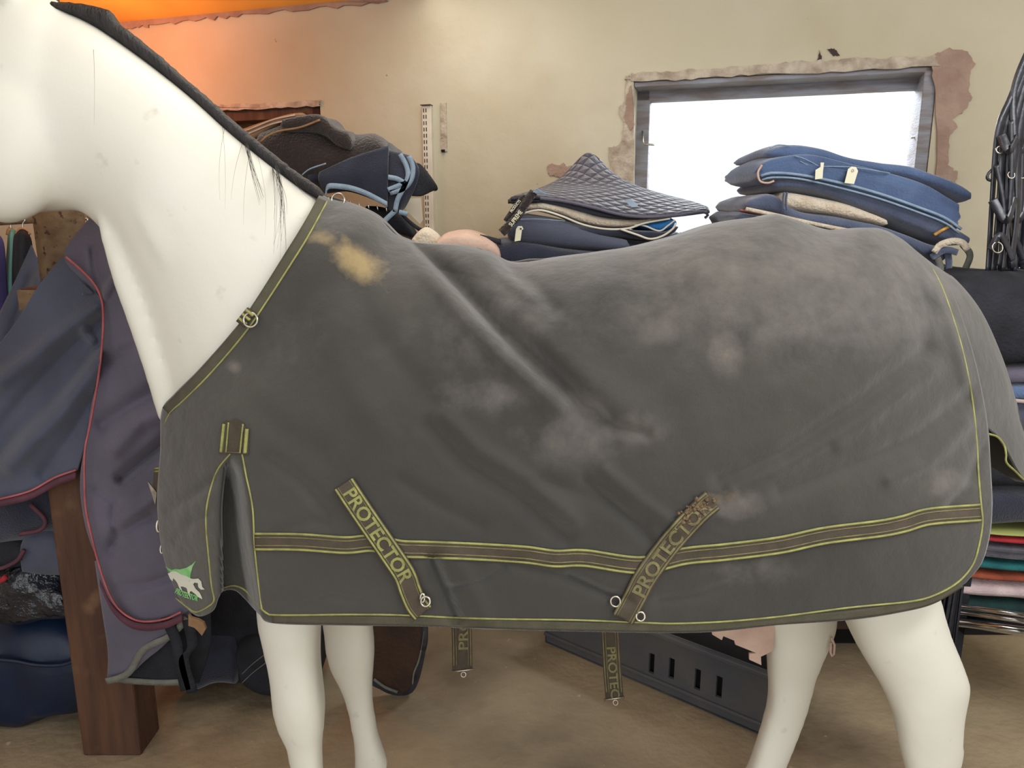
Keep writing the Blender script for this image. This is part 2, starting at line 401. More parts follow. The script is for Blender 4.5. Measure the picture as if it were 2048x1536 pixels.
# ============================================================ SETTING
YAW = R(17)
WO = P(1550, 300, 3.0); WO.z = 0
wd = Vector((math.cos(YAW), -math.sin(YAW), 0)); wn = Vector((-math.sin(YAW), -math.cos(YAW), 0))    # along wall, towards room
def WP(s, z, off=0): return WO + wd * s + wn * off + Vector((0, 0, z))
def WH(px, py, off=0):      # pixel ray onto wall plane (offset off into the room) -> (s, z)
    d = P(px, py, 1.0) - Vector((0, 0, CH)); o = Vector((0, 0, CH)) - (WO + wn * off)
    t = -(o.dot(wn)) / d.dot(wn); h = Vector((0, 0, CH)) + d * t
    return (h - WO - wn * off).dot(wd), h.z
def WY(px, py, off=0):
    s, z = WH(px, py, off); return WP(s, z, off).y
WMAT = Matrix(((wd.x, -wn.x, 0, WO.x), (wd.y, -wn.y, 0, WO.y), (0, 0, 1, 0), (0, 0, 0, 1)))   # local: x along, y into wall, z up
s0, zc = WH(500, 22); CEIL = zc
a0 = WH(1268, 160); a1 = WH(1878, 132); WIN = (a0[0], a1[0], 1.30, (a0[1] + a1[1]) / 2)
b1 = WH(640, 206); b0 = WH(330, 215); NICHE = (b0[0], b1[0], 1.45, b1[1])
def wall_with_holes():
    S0, S1, Z0, Z1 = -4.5, 2.6, 0, CEIL + .6
    ss = sorted([S0, S1, WIN[0], WIN[1], NICHE[0], NICHE[1]]); zz = sorted([Z0, Z1, WIN[2], WIN[3], NICHE[2], NICHE[3]])
    mb = MB()
    for i in range(len(ss) - 1):
        for j in range(len(zz) - 1):
            cs, cz = (ss[i] + ss[i + 1]) / 2, (zz[j] + zz[j + 1]) / 2
            if any(h[0] < cs < h[1] and h[2] < cz < h[3] for h in (WIN, NICHE)): continue
            mb.box((cs, .15, cz), (ss[i + 1] - ss[i], .30, zz[j + 1] - zz[j]), WMAT)
    o = mb.build('wall_back', M['wall'], None, False)
    bm = bmesh.new(); bm.from_mesh(o.data); bmesh.ops.remove_doubles(bm, verts=bm.verts, dist=1e-4)
    bm.to_mesh(o.data); bm.free(); return struct(o)
wall_with_holes()
mb = MB(); mb.box((0, 1.5, -.05), (8, 8, .1)); struct(mb.build('floor', M['floor'], None, False))
# sloping orange ceiling meeting the wall
mb = MB(); mb.box((-1.2, -1.6, CEIL + .42), (7.4, 3.6, .08), WMAT)
cl = mb.build('ceiling', M['ceil'], None, False)
cl.data.clear_geometry(); mb = MB()
A = [WMAT @ Vector(q) for q in ((-4.5, .0, CEIL), (2.6, .0, CEIL + .0), (2.6, -3.4, CEIL + .75), (-4.5, -3.4, CEIL + .75))]
mb.add(A + [v + Vector((0, 0, .08)) for v in A], [(0, 3, 2, 1), (4, 5, 6, 7), (0, 1, 5, 4), (1, 2, 6, 5), (2, 3, 7, 6), (3, 0, 4, 7)])
bpy.data.objects.remove(cl)
k_ = (WH(830, 5)[0] + 4.5) / 7.1
B_ = [A[0].lerp(A[1], k_), A[3].lerp(A[2], k_)]
def slabq(q): u = q + [v + Vector((0, 0, .08)) for v in q]; m_ = MB(); m_.add(u, [(0, 3, 2, 1), (4, 5, 6, 7), (0, 1, 5, 4), (1, 2, 6, 5), (2, 3, 7, 6), (3, 0, 4, 7)]); return m_
struct(slabq([A[0], B_[0], B_[1], A[3]]).build('ceiling', M['ceil'], None, False))
struct(slabq([B_[0], A[1], A[2], B_[1]]).build('ceiling', M['wall'], None, False))
mb = MB(); mb.box((-3.6, 1.6, 1.5), (.1, 5.0, 3.4)); struct(mb.build('wall_left', M['wall'], None, False))
mb = MB(); mb.box((3.2, 1.0, 1.5), (.1, 4.0, 3.4)); struct(mb.build('wall_right', M['wall'], None, False))

def ragged(px_pts, off, name, m, jit=5, th=.008, n=6):
    pts = []
    for i in range(len(px_pts)):
        a = px_pts[i]; b = px_pts[(i + 1) % len(px_pts)]
        for k in range(n):
            t = k / n; pts.append((a[0] + (b[0] - a[0]) * t + random.uniform(-jit, jit), a[1] + (b[1] - a[1]) * t + random.uniform(-jit, jit)))
    V = [WP(*WH(q[0], q[1], off), off) for q in pts]
    tr = tessellate_polygon([[Vector((q[0], -q[1], 0)) for q in pts]])
    o = mesh_obj(name, V, [tuple(t) for t in tr], m, None, False)
    bm = bmesh.new(); bm.from_mesh(o.data); bmesh.ops.recalc_face_normals(bm, faces=bm.faces); bm.to_mesh(o.data); bm.free()
    sd = o.modifiers.new('t', 'SOLIDIFY'); sd.thickness = th; sd.offset = 0
    return struct(o)
ragged([(1862, 128), (1872, 108), (1900, 97), (1935, 104), (1950, 128), (1938, 150), (1938, 185), (1946, 195), (1925, 225), (1905, 240), (1915, 255), (1900, 275), (1895, 330), (1915, 345), (1908, 380), (1872, 380), (1872, 200)], .004, 'trim_1', M['brick'], 2.2)
ragged([(1250, 158), (1270, 146), (1420, 138), (1580, 124), (1700, 118), (1870, 112), (1880, 134), (1500, 150), (1268, 164)], .007, 'trim_2', M['mortar'], 3, n=14)
ragged([(1252, 150), (1268, 158), (1268, 380), (1250, 370), (1222, 345), (1216, 295), (1240, 290), (1250, 250), (1236, 215), (1252, 205)], .004, 'trim_3', M['mortar'], 2.5)
ragged([(1262, 170), (1268, 250), (1262, 262), (1250, 240), (1255, 190)], .010, 'trim_4', M['brick'], 1.5)
ragged([(1093, 335), (1100, 327), (1118, 330), (1128, 326), (1132, 334), (1145, 331), (1145, 352), (1120, 354), (1098, 350)], .003, 'trim_5', M['brick'], 1.5, .005)
ragged([(1632, 128), (1640, 100), (1645, 128)], .003, 'trim_6', M['brown'], 1.5, .004)
ragged([(1655, 98), (1668, 97), (1680, 112), (1666, 111)], .003, 'trim_7', M['brown'], 1.5, .004)
ragged([(225, 40), (770, -10), (775, 4), (500, 28), (300, 52), (225, 62)], .006, 'trim_8', M['brick'], 4, n=16)
ragged([(440, 210), (640, 200), (640, 212), (440, 222)], .006, 'trim_9', M['mortar'], 2, n=16)
mb = MB()
s_, z_ = WH(888, 255); mb.box((s_, -.003, z_), (.028, .006, .20), WMAT)
s_, z_ = WH(888, 302); struct(mb.build('trim_10', M['mortar'], None, False))
mb = MB(); mb.box((s_, -.008, z_), (.014, .016, .01), WMAT); struct(mb.build('trim_11', M['dark'], None, False))
# window 1: frame, pane, catches
def window():
    e = bpy.data.objects.new('window_1', None); col.objects.link(e); e['kind'] = 'structure'
    i0 = WH(1302, 204, -.14); i1 = WH(1840, 180, -.14)
    S0, S1, Z0, Z1 = WIN; fr = MB(); d = .06
    T = .105
    x0, x1, zt = i0[0], i1[0], (i0[1] + i1[1]) / 2
    y = .14
    fr.box(((S0 + S1) / 2, y, (zt + Z1 + .03) / 2), (S1 - S0 + .02, d, Z1 + .03 - zt), WMAT)
    fr.box(((S0 - .01 + x0) / 2, y, (Z0 + Z1) / 2), (x0 - S0 + .01, d, Z1 - Z0), WMAT)
    fr.box(((S1 + .06 + x1) / 2, y, (Z0 + Z1) / 2), (S1 + .06 - x1, d, Z1 - Z0), WMAT)
    fr.box(((S0 + S1) / 2, y, Z0 + .03), (S1 - S0, d, .06), WMAT)
    fr.box(((S0 + S1) / 2, .075, Z1 - .012), (S1 - S0 - .002, .14, .02), WMAT)
    fr.box((S1 - .022, .09, (Z0 + Z1) / 2), (.042, .17, Z1 - Z0 - .004), WMAT)
    fr.build('window_frame', M['winframe'], e, False, .004)
    g = MB(); g.box(((x0 + x1) / 2, y, (Z0 + zt) / 2), (x1 - x0 + .02, .004, zt - Z0 + .02), WMAT); g.build('pane', M['glass'], e, False)
    for (a, b, sg) in ((1285, 262, 1), (1845, 248, -1)):
        c = MB(); k = [WP(*WH(a, b, -.10), -.10), WP(*WH(a + 1, b + 22, -.09), -.08), WP(*WH(a + 4 * sg, b + 27, -.08), -.07), WP(*WH(a + 24 * sg, b + 28, -.07), -.06)]
        c.tube(k, .004, 6); c.build('window_catch', M['steel'], e)
    c = MB(); c.tube([WP(*WH(1262, 265, -.07), -.07), WP(*WH(1262, 340, -.06), -.06), WP(*WH(1258, 400, -.05), -.05)], .004); c.build('stay_rod', M['steel'], e)
    c = MB(); c.tube([WP(*WH(1864, 260, -.06), -.06), WP(*WH(1858, 300, -.06), -.06), WP(*WH(1845, 345, -.05), -.05)], .002); c.build('cord', M['steel'], e)
window()
def niche():
    e = bpy.data.objects.new('window_2', None); col.objects.link(e); e['kind'] = 'structure'
    S0, S1, Z0, Z1 = NICHE; f = MB()
    f.box(((S0 + S1) / 2, .06, Z1 - .03), (S1 - S0 - .002, .1, .06), WMAT); f.box((S1 - .025, .06, (Z0 + Z1) / 2), (.048, .1, Z1 - Z0 - .002), WMAT)
    f.box((S0 + .025, .06, (Z0 + Z1) / 2), (.048, .1, Z1 - Z0 - .002), WMAT)
    f.build('window_frame', M['wood_dk'], e, False, .003)
    g = MB(); g.box(((S0 + S1) / 2, .2, (Z0 + Z1) / 2), (S1 - S0 - .002, .02, Z1 - Z0 - .002), WMAT)
    g.build('boarding', M['tan'], e, False)
niche()
# ============================================================ HORSE MANNEQUIN
YH = 1.58
horse = thing('horse_mannequin', 'white life-size horse mannequin with black mane and tail, wearing the charcoal rug', 'horse mannequin')
def mirror(v, Y=YH): return Vector((v.x, 2 * Y - v.y, v.z))
def pring(a, b, wd_, Yc=YH, n=28, e=1.0, near=1.0, far=1.0):
    """ring whose outline runs from pixel a to pixel b, half width wd_"""
    nearp = []
    for j in range(n // 2 + 1):
        ph = math.pi * j / (n // 2); t = (1 - math.cos(ph)) / 2; s = math.sin(ph) ** e
        nearp.append(P(a[0] + (b[0] - a[0]) * t, a[1] + (b[1] - a[1]) * t, Yc - wd_ * s * near))
    rg = nearp + [mirror(v, Yc) for v in nearp[-2:0:-1]]
    for v in rg: v.z = max(v.z, .004)
    return rg
def interp_rings(spec, n):
    c = cr([(i[0][0], i[0][1], i[1][0], i[1][1], i[2], i[3] if len(i) > 3 else YH) for i in spec], n, True)
    return [pring((q[0], q[1]), (q[2], q[3]), q[4], q[5]) for q in c]
body = MB()
NECK = [((78, 2), (40, 428), .105), ((130, 20), (110, 424), .11), ((195, 52), (160, 424), .115), ((290, 118), (208, 470), .12), ((380, 188), (240, 545), .13),
        ((462, 262), (275, 640), .132), ((550, 332), (305, 745), .142), ((640, 400), (330, 850), .155), ((760, 460), (360, 960), .17),
        ((850, 520), (440, 1080), .19), ((950, 540), (620, 1130), .21), ((1100, 550), (880, 1160), .225), ((1250, 530), (1150, 1170), .235), ((1400, 495), (1400, 1150), .23),
        ((1550, 455), (1560, 1110), .22), ((1700, 485), (1720, 1080), .21), ((1830, 540), (1850, 1040), .19), ((1920, 625), (1930, 960), .14), ((1975, 700), (1975, 860), .07)]
body.rings(interp_rings(NECK, 80))
# head: forehead line / jaw line, tilted down to the left, mostly outside the frame
HEAD = [((105, -10), (108, 330), .07), ((60, -30), (85, 415), .105), ((0, -35), (20, 436), .115), ((-80, 0), (-30, 436), .11), ((-190, 100), (-110, 440), .095), ((-300, 200), (-200, 480), .08), ((-400, 300), (-290, 540), .068), ((-480, 390), (-370, 600), .07), ((-530, 460), (-430, 640), .062), ((-545, 520), (-480, 640), .03)]
body.rings(interp_rings(HEAD, 40))
def ell(c, r, rot=None, n=16):
    mb = []; rg = []
    for i in range(1, n):
        th = math.pi * i / n
        rg.append([Vector((r[0] * math.sin(th) * math.cos(2 * math.pi * j / n), r[1] * math.sin(th) * math.sin(2 * math.pi * j / n), r[2] * math.cos(th))) for j in range(n)])
    if rot: rg = [[rot @ v for v in g] for g in rg]
    body.rings([[Vector(c) + v for v in g] for g in rg])
ell(P(22, 290, YH - .062), (.108, .078, .155), Matrix.Rotation(R(20), 3, 'Y'))            # cheek
ell(P(22, 290, YH + .062), (.108, .078, .155), Matrix.Rotation(R(20), 3, 'Y'))
body.tube([P(a, b, YH - .05) for a, b in cr([(205, 440), (240, 510), (272, 590), (300, 670), (326, 750), (352, 840)], 24)], .034, 14, [.3 + .7 * math.sin(math.pi * min(1, (i + 1) / 10) / 2) for i in range(24)])     # windpipe
body.tube([P(a, b, YH - .082) for a, b in cr([(230, 260), (310, 420), (390, 560), (480, 680)], 20)], .046, 14, [.25 + .75 * math.sin(math.pi * (i + .5) / 20) for i in range(20)])                        # neck muscle
for sgn in (-1, 1):                                                                     # ears
    b = P(40, -30, YH) + Vector((0, sgn * .07, 0))
    body.rings([[b + Vector((.03 * math.cos(a) * k, .022 * math.sin(a) * k, z)) for a in np.linspace(0, 2 * math.pi, 12, endpoint=False)] for z, k in ((-.04, .9), (.0, 1), (.05, 1.1), (.10, .8), (.15, .15))])
# jugular / shoulder muscles
# legs
def leg(spec, n=70): body.rings(interp_rings(spec, n))
leg([((480, 930), (730, 930), .10, 1.50), ((496, 1060), (690, 1060), .08, 1.48), ((506, 1160), (660, 1160), .06, 1.465), ((510, 1230), (643, 1230), .058, 1.455), ((516, 1270), (638, 1280), .058, 1.45), ((530, 1330), (638, 1335), .052, 1.45),
     ((538, 1375), (643, 1380), .050, 1.45), ((543, 1425), (648, 1420), .050, 1.45), ((552, 1462), (646, 1465), .045, 1.45), ((570, 1500), (643, 1505), .036, 1.45), ((578, 1540), (645, 1540), .032, 1.45), ((588, 1620), (648, 1620), .031, 1.45),
     ((584, 1660), (658, 1660), .037, 1.45), ((574, 1700), (652, 1705), .034, 1.45), ((556, 1735), (656, 1738), .045, 1.45), ((545, 1778), (664, 1782), .055, 1.45)])
leg([((610, 1000), (740, 1000), .10, 1.66), ((620, 1120), (740, 1120), .07, 1.68), ((636, 1220), (740, 1220), .055, 1.69), ((646, 1270), (746, 1270), .050, 1.70), ((650, 1310), (749, 1305), .048, 1.70), ((660, 1345), (746, 1345), .045, 1.70),
     ((680, 1385), (745, 1385), .036, 1.70), ((692, 1420), (748, 1420), .030, 1.70), ((702, 1470), (756, 1470), .029, 1.70), ((707, 1510), (766, 1505), .033, 1.70), ((706, 1540), (776, 1534), .034, 1.70), ((706, 1565), (768, 1560), .033, 1.70), ((694, 1582), (778, 1584), .045, 1.70), ((682, 1610), (788, 1612), .052, 1.70)])
leg([((1540, 800), (1930, 850), .13, 1.53), ((1590, 950), (1925, 960), .12, 1.50), ((1640, 1100), (1895, 1090), .11, 1.49), ((1668, 1190), (1878, 1170), .092, 1.465), ((1694, 1245), (1888, 1210), .08, 1.455), ((1722, 1305), (1905, 1270), .068, 1.45), ((1755, 1360), (1930, 1330), .058, 1.45),
     ((1776, 1400), (1945, 1380), .052, 1.45), ((1790, 1436), (1936, 1424), .048, 1.45), ((1796, 1465), (1931, 1458), .044, 1.45), ((1806, 1520), (1930, 1515), .036, 1.45), ((1822, 1580), (1916, 1575), .033, 1.45), ((1830, 1640), (1900, 1640), .033, 1.45),
     ((1826, 1680), (1906, 1672), .037, 1.45), ((1810, 1712), (1894, 1712), .035, 1.45), ((1790, 1740), (1895, 1740), .045, 1.45), ((1776, 1778), (1900, 1782), .055, 1.45)])
leg([((1480, 950), (1720, 950), .12, 1.64), ((1510, 1100), (1700, 1100), .10, 1.66), ((1525, 1200), (1682, 1200), .078, 1.67), ((1530, 1250), (1678, 1240), .07, 1.68), ((1534, 1285), (1670, 1280), .062, 1.69), ((1537, 1320), (1650, 1325), .052, 1.69), ((1539, 1370), (1632, 1372), .044, 1.70),
     ((1538, 1410), (1622, 1412), .040, 1.70), ((1524, 1460), (1606, 1462), .034, 1.70), ((1508, 1510), (1586, 1512), .033, 1.70), ((1496, 1550), (1572, 1548), .036, 1.70), ((1484, 1580), (1566, 1580), .042, 1.70), ((1468, 1612), (1572, 1612), .05, 1.70)])
bo = body.build('body', M['horse'], horse)
rm = bo.modifiers.new('skin', 'REMESH'); rm.mode = 'VOXEL'; rm.voxel_size = .009; rm.use_smooth_shade = True
sm = bo.modifiers.new('smooth', 'SMOOTH'); sm.factor = .6; sm.iterations = 14

# mane: clipped dark crest with long loose hairs
def mane():
    mb = MB(); crest = cr([(95, 8), (150, 24), (205, 54), (290, 113), (380, 186), (462, 260), (550, 332), (600, 366), (645, 394)], 120)
    rg = []
    for i, q in enumerate(crest):
        t = i / 119; g = crest[min(i + 1, 119)] - crest[max(i - 1, 0)]; g /= np.linalg.norm(g)
        nx, ny = g[1], -g[0]
        h = np.interp(t, [0, .06, .12, .17, .2, .45, .8, .97, 1], [6, 14, 26, 36, 24, 15, 17, 13, 5]) + 2.5 * noise.noise(Vector((i * .5, 0, 0)))
        A = (q[0] + nx * h, q[1] + ny * h); B = (q[0] - nx * 9, q[1] - ny * 9)
        rg.append(pring(A, B, .020, YH - .012, 12))
    mb.rings(rg); mb.build('mane', M['mane'], horse)
    hs = MB()
    def hair(a, b, bow, r, Y0, Y1):
        pts = []
        for k in range(12):
            t = k / 11
            pts.append(P(a[0] + (b[0] - a[0]) * t + bow * math.sin(t * math.pi) * 1.0, a[1] + (b[1] - a[1]) * t, Y0 + (Y1 - Y0) * math.sin(min(1, t * 1.6) * math.pi / 2)))
        hs.tube(pts, r, 4, [1 - .75 * k / 11 for k in range(12)])
    rr = random.Random(3)
    for k in range(10): hair((493 + rr.uniform(-3, 3), 290 + rr.uniform(-3, 5)), (520 + rr.uniform(-8, 10), rr.uniform(370, 420)), rr.uniform(-6, 2), .0005, YH - .04, YH - .165)
    for k in range(16): hair((548 + rr.uniform(-4, 10), 332 + rr.uniform(-2, 8)), (560 + rr.uniform(-14, 14), rr.uniform(420, 520)), rr.uniform(0, 12), .0005, YH - .04, YH - .185)
    for (a, b, bw) in (((186, 74), (188, 250), 2), ((450, 252), (440, 400), -6), ((485, 285), (462, 400), -4), ((445, 250), (450, 420), 3), ((515, 310), (530, 470), 8), ((500, 300), (487, 450), -4), ((585, 350), (620, 400), -6)):
        hair(a, b, bw, .0003, YH - .03, YH - .16)
    for k in range(6): hair((285 + 6 * k, 108 + 4 * k), (350 + rr.uniform(-5, 22), 160 + rr.uniform(-10, 14)), rr.uniform(6, 14), .0003, YH, YH - .03)
    for k in range(10): hair((600 + 4 * k, 372 + 2 * k), (600 + rr.uniform(-25, 30), 350 + rr.uniform(-16, 30)), rr.uniform(-6, 6), .0003, YH, YH - .05)
    o = hs.build('loose_hair', M['mane'], horse); o['label'] = 'long thin black mane hairs hanging down the neck'; o['kind'] = 'stuff'
mane()
def tail():
    mb = MB(); rr = random.Random(5)
    for k in range(170):
        a = rr.uniform(0, 6.28); q = math.sqrt(rr.random())
        x0 = .93 + .02 * math.cos(a) * q; y0 = YH + .03 * math.sin(a) * q
        bx = rr.uniform(-.02, .012); L = rr.uniform(.45, .72)
        xs = .962 + .03 * math.cos(a) * q; ys = YH - .03 + .06 * math.sin(a) * q; z0 = 1.06
        pts = []
        for i in range(9):
            t = i / 8
            pts.append((x0 + (xs - x0) * min(1, t * 2.2) + bx * t + .0 * t * t, y0 + (ys - y0) * min(1, t * 2.2), z0 + .02 * math.sin(t * 3) - L * t * .93))
        mb.tube(pts, .0045, 4, [1, 1, 1, .95, .9, .8, .7, .5, .2])
    mb.build('tail', M['tail'], horse)
tail()
root_at(horse, (0.15, YH, 0))

# ============================================================ CHARCOAL RUG
rug = thing('horse_rug', 'muddy charcoal turnout rug with yellow-green piping and lettered straps, worn by the white horse mannequin', 'horse rug')
TOP = [(640, 390), (668, 396), (700, 408), (760, 440), (800, 476), (830, 487), (940, 495), (985, 509), (1018, 525), (1060, 520), (1100, 519), (1180, 509), (1250, 499), (1310, 488), (1370, 469), (1420, 452), (1470, 442), (1520, 436), (1550, 430), (1580, 438), (1650, 460), (1700, 462), (1755, 458), (1800, 478), (1835, 506), (1868, 532)]
NECKL = [(640, 390), (603, 455), (572, 505), (500, 618), (460, 670), (400, 738), (350, 788), (325, 822), (322, 900), (316, 1000), (322, 1080), (335, 1135), (355, 1185)]
BOT = [(355, 1185), (372, 1212), (398, 1232), (425, 1222), (436, 1196), (446, 1182), (470, 1180), (490, 1196), (520, 1228), (550, 1246), (700, 1250), (850, 1252), (1000, 1258), (1200, 1263), (1400, 1264), (1560, 1249), (1700, 1239), (1800, 1224), (1870, 1205), (1930, 1165)]
REAR = [(1868, 532), (1905, 590), (1940, 690), (1962, 780), (1975, 862), (1980, 940), (1983, 1010), (1978, 1070), (1962, 1125), (1930, 1165)]
CR = [(1868, 532), (1910, 560), (1960, 622), (2000, 708), (2030, 800), (2052, 880), (2078, 975)]
ctl = [(x, y, .02) for x, y in TOP if x not in (668, 830, 1060, 1310, 1580, 1700)] + [(x, y, .015) for x, y in CR[1:]]
ctl += [(700, 470, .155), (775, 490, .10), (840, 560, .19), (950, 570, .18), (1060, 600, .20), (1200, 570, .205), (1400, 530, .20), (1550, 505, .185), (1650, 525, .19), (1760, 530, .17), (1850, 610, .17), (1920, 690, .16), (1960, 780, .16), (1990, 860, .13),
        (720, 640, .245), (850, 680, .255), (1000, 720, .27), (1200, 720, .285), (1400, 680, .28), (1600, 650, .28), (1750, 680, .265), (1850, 770, .24), (1930, 850, .20),
        (555, 1245, .29), (700, 1250, .305), (1000, 1258, .315), (1300, 1263, .315), (1600, 1245, .315), (1850, 1205, .30), (1940, 1140, .28),
        (1000, 950, .315), (1400, 950, .32), (700, 950, .30), (1700, 950, .305), (1900, 1000, .27), (1975, 1000, .24),
        (603, 455, .14), (572, 505, .17), (500, 618, .20), (640, 520, .185), (540, 560, .19), (400, 738, .165), (350, 788, .125), (325, 822, .09), (321, 900, .09), (315, 1000, .09), (330, 1110, .10), (360, 1190, .14), (400, 1232, .19),
        (500, 800, .25), (420, 900, .21), (420, 1050, .235), (600, 620, .20), (520, 1000, .28), (660, 430, .09), (450, 720, .185)]
ctl = np.array(ctl, float); cxy = ctl[:, :2] / 1000; ch = (ctl[:, 2] * .93) ** 2
def _U(r): return np.where(r > 1e-9, r * r * np.log(r + 1e-12), 0)
n_ = len(ctl); Kd = _U(np.linalg.norm(cxy[:, None] - cxy[None], axis=-1)) + 3e-5 * np.eye(n_)
Pm = np.c_[np.ones(n_), cxy]; Am = np.block([[Kd, Pm], [Pm.T, np.zeros((3, 3))]])
sol = np.linalg.solve(Am, np.r_[ch, 0, 0, 0])
def hval(px, py):
    px = np.asarray(px, float); py = np.asarray(py, float); q = np.stack([px, py], -1).reshape(-1, 2) / 1000
    out = np.empty(len(q))
    for i in range(0, len(q), 20000):
        s = q[i:i + 20000]; out[i:i + 20000] = _U(np.linalg.norm(s[:, None] - cxy[None], axis=-1)) @ sol[:n_] + sol[n_] + s @ sol[n_ + 1:]
    return np.sqrt(np.clip(out, .0002, .2)).reshape(px.shape)
FOLDS = [([(790, 455), (850, 535), (930, 630), (1050, 755), (1120, 810)], 20, .022), ([(835, 500), (900, 560), (990, 650), (1090, 735), (1190, 840)], 26, -.030),
         ([(955, 500), (1000, 540), (1060, 590)], 16, .016), ([(1015, 530), (1060, 565), (1110, 620)], 20, -.014), ([(1040, 620), (1150, 740), (1290, 850)], 40, .012),
         ([(1190, 815), (1230, 855), (1290, 868)], 12, -.010),
         ([(855, 850), (930, 930), (1020, 985), (1130, 1075)], 17, -.013), ([(890, 830), (960, 900), (1060, 960), (1150, 1040)], 18, .010), ([(800, 960), (880, 1010), (960, 1050)], 14, -.007),
         ([(1850, 700), (1720, 800), (1560, 905), (1440, 960)], 20, -.013), ([(1860, 740), (1730, 840), (1580, 935), (1470, 985)], 20, .011),
         ([(1925, 800), (1820, 880), (1700, 930), (1560, 985)], 18, -.011), ([(1930, 850), (1850, 930), (1780, 960)], 15, .009), ([(1800, 590), (1700, 660), (1560, 740)], 24, -.008),
         ([(1960, 900), (1930, 980), (1900, 1010)], 12, -.009), ([(1830, 530), (1900, 640), (1930, 760)], 14, .010),
         ([(865, 1120), (885, 1170), (915, 1240)], 14, -.024), ([(905, 1110), (940, 1170), (970, 1235)], 22, .012), ([(900, 1175), (960, 1165), (1010, 1135)], 7, -.007),
         ([(1290, 1050), (1200, 1000), (1080, 960)], 16, -.008), ([(1140, 1150), (1220, 1190), (1260, 1200)], 10, -.010), ([(1320, 1200), (1400, 1190), (1500, 1150)], 12, -.008), ([(1420, 1010), (1550, 960), (1660, 900)], 15, -.008),
         ([(1170, 960), (1230, 1010), (1300, 1080)], 12, -.010), ([(1210, 940), (1280, 1000), (1350, 1050)], 14, .008),
         ([(340, 1020), (390, 990), (430, 960)], 12, -.008), ([(350, 1080), (390, 1040), (420, 1030)], 9, -.007), ([(540, 920), (600, 960), (660, 1030)], 14, -.008), ([(560, 1060), (620, 1040), (660, 1050)], 10, -.005),
         ([(1300, 1120), (1400, 1060), (1480, 990)], 12, -.006), ([(1000, 1120), (1120, 1150), (1230, 1190)], 12, -.008), ([(600, 1210), (660, 1190), (720, 1200)], 10, -.005),
         ([(700, 560), (760, 680), (860, 800)], 30, -.009), ([(640, 620), (700, 760), (760, 860)], 34, .008), ([(470, 780), (560, 860), (640, 900)], 26, -.006)]
def sstep(a, b, x): t = np.clip((x - a) / (b - a), 0, 1); return t * t * (3 - 2 * t)
GL = np.array([(908, 462), (940, 447), (1000, 441), (1060, 440), (1120, 441), (1200, 443)], float)
GR = np.array([(908, 474), (940, 484), (1000, 494), (1060, 500), (1120, 508), (1200, 522)], float)
def relief(px, py):
    d = fold_disp(px, py, FOLDS)
    d = d + .0045 * ngrid(px, py, .012, 3) + .0020 * ngrid(px, py, .035, 9)
    gl = np.interp(py, GL[:, 0], GL[:, 1]); gr = np.interp(py, GR[:, 0], GR[:, 1])
    rec = sstep(gl - 2, gl + 5, px) * (1 - sstep(gr - 26, gr + 4, px)) * sstep(905, 960, py)
    for (x0, y0, x1, y1, A, w_, fade) in ((770, 440, 1120, 812, .085, 60, 1.0), (968, 492, 1075, 610, .045, 50, 1.0)):
        dx, dy = x1 - x0, y1 - y0; L_ = math.hypot(dx, dy); t = ((px - x0) * dx + (py - y0) * dy) / L_ ** 2; sd_ = ((px - x0) * -dy + (py - y0) * dx) / -L_
        am = A * np.clip(1 - t, 0, 1) ** 1.6 * sstep(-.35, .02, t)
        d = d - am * sstep(-3, 9, sd_) * np.exp(-(np.maximum(sd_, 0) / w_) ** 2)
    return d - .08 * rec
def depth(px, py):      # depth of the rug's near surface at a pixel
    h = hval(px, py); return YH - h - relief(px, py) * np.clip(h / .15, .15, 1)
def dp(off): return lambda a, b: float(depth(np.array([a], float), np.array([b], float))[0]) - off
def coons(T, B, L, Rr, nu, nv, vpow=1.5):
    T = cr(T, nu); B = cr(B, nu); L = cr(L, 600); Rr = cr(Rr, 600)
    u = np.linspace(0, 1, nu)[None, :, None]; v = (np.linspace(0, 1, nv) ** vpow)[:, None]
    Lv = np.stack([np.interp(v[:, 0], np.linspace(0, 1, 600), L[:, j]) for j in (0, 1)], -1)[:, None]
    Rv = np.stack([np.interp(v[:, 0], np.linspace(0, 1, 600), Rr[:, j]) for j in (0, 1)], -1)[:, None]
    v = v[:, :, None]
    G = (1 - v) * T[None] + v * B[None] + (1 - u) * Lv + u * Rv - ((1 - u) * (1 - v) * T[0] + u * (1 - v) * T[-1] + (1 - u) * v * B[0] + u * v * B[-1])
    return G[..., 0], G[..., 1]
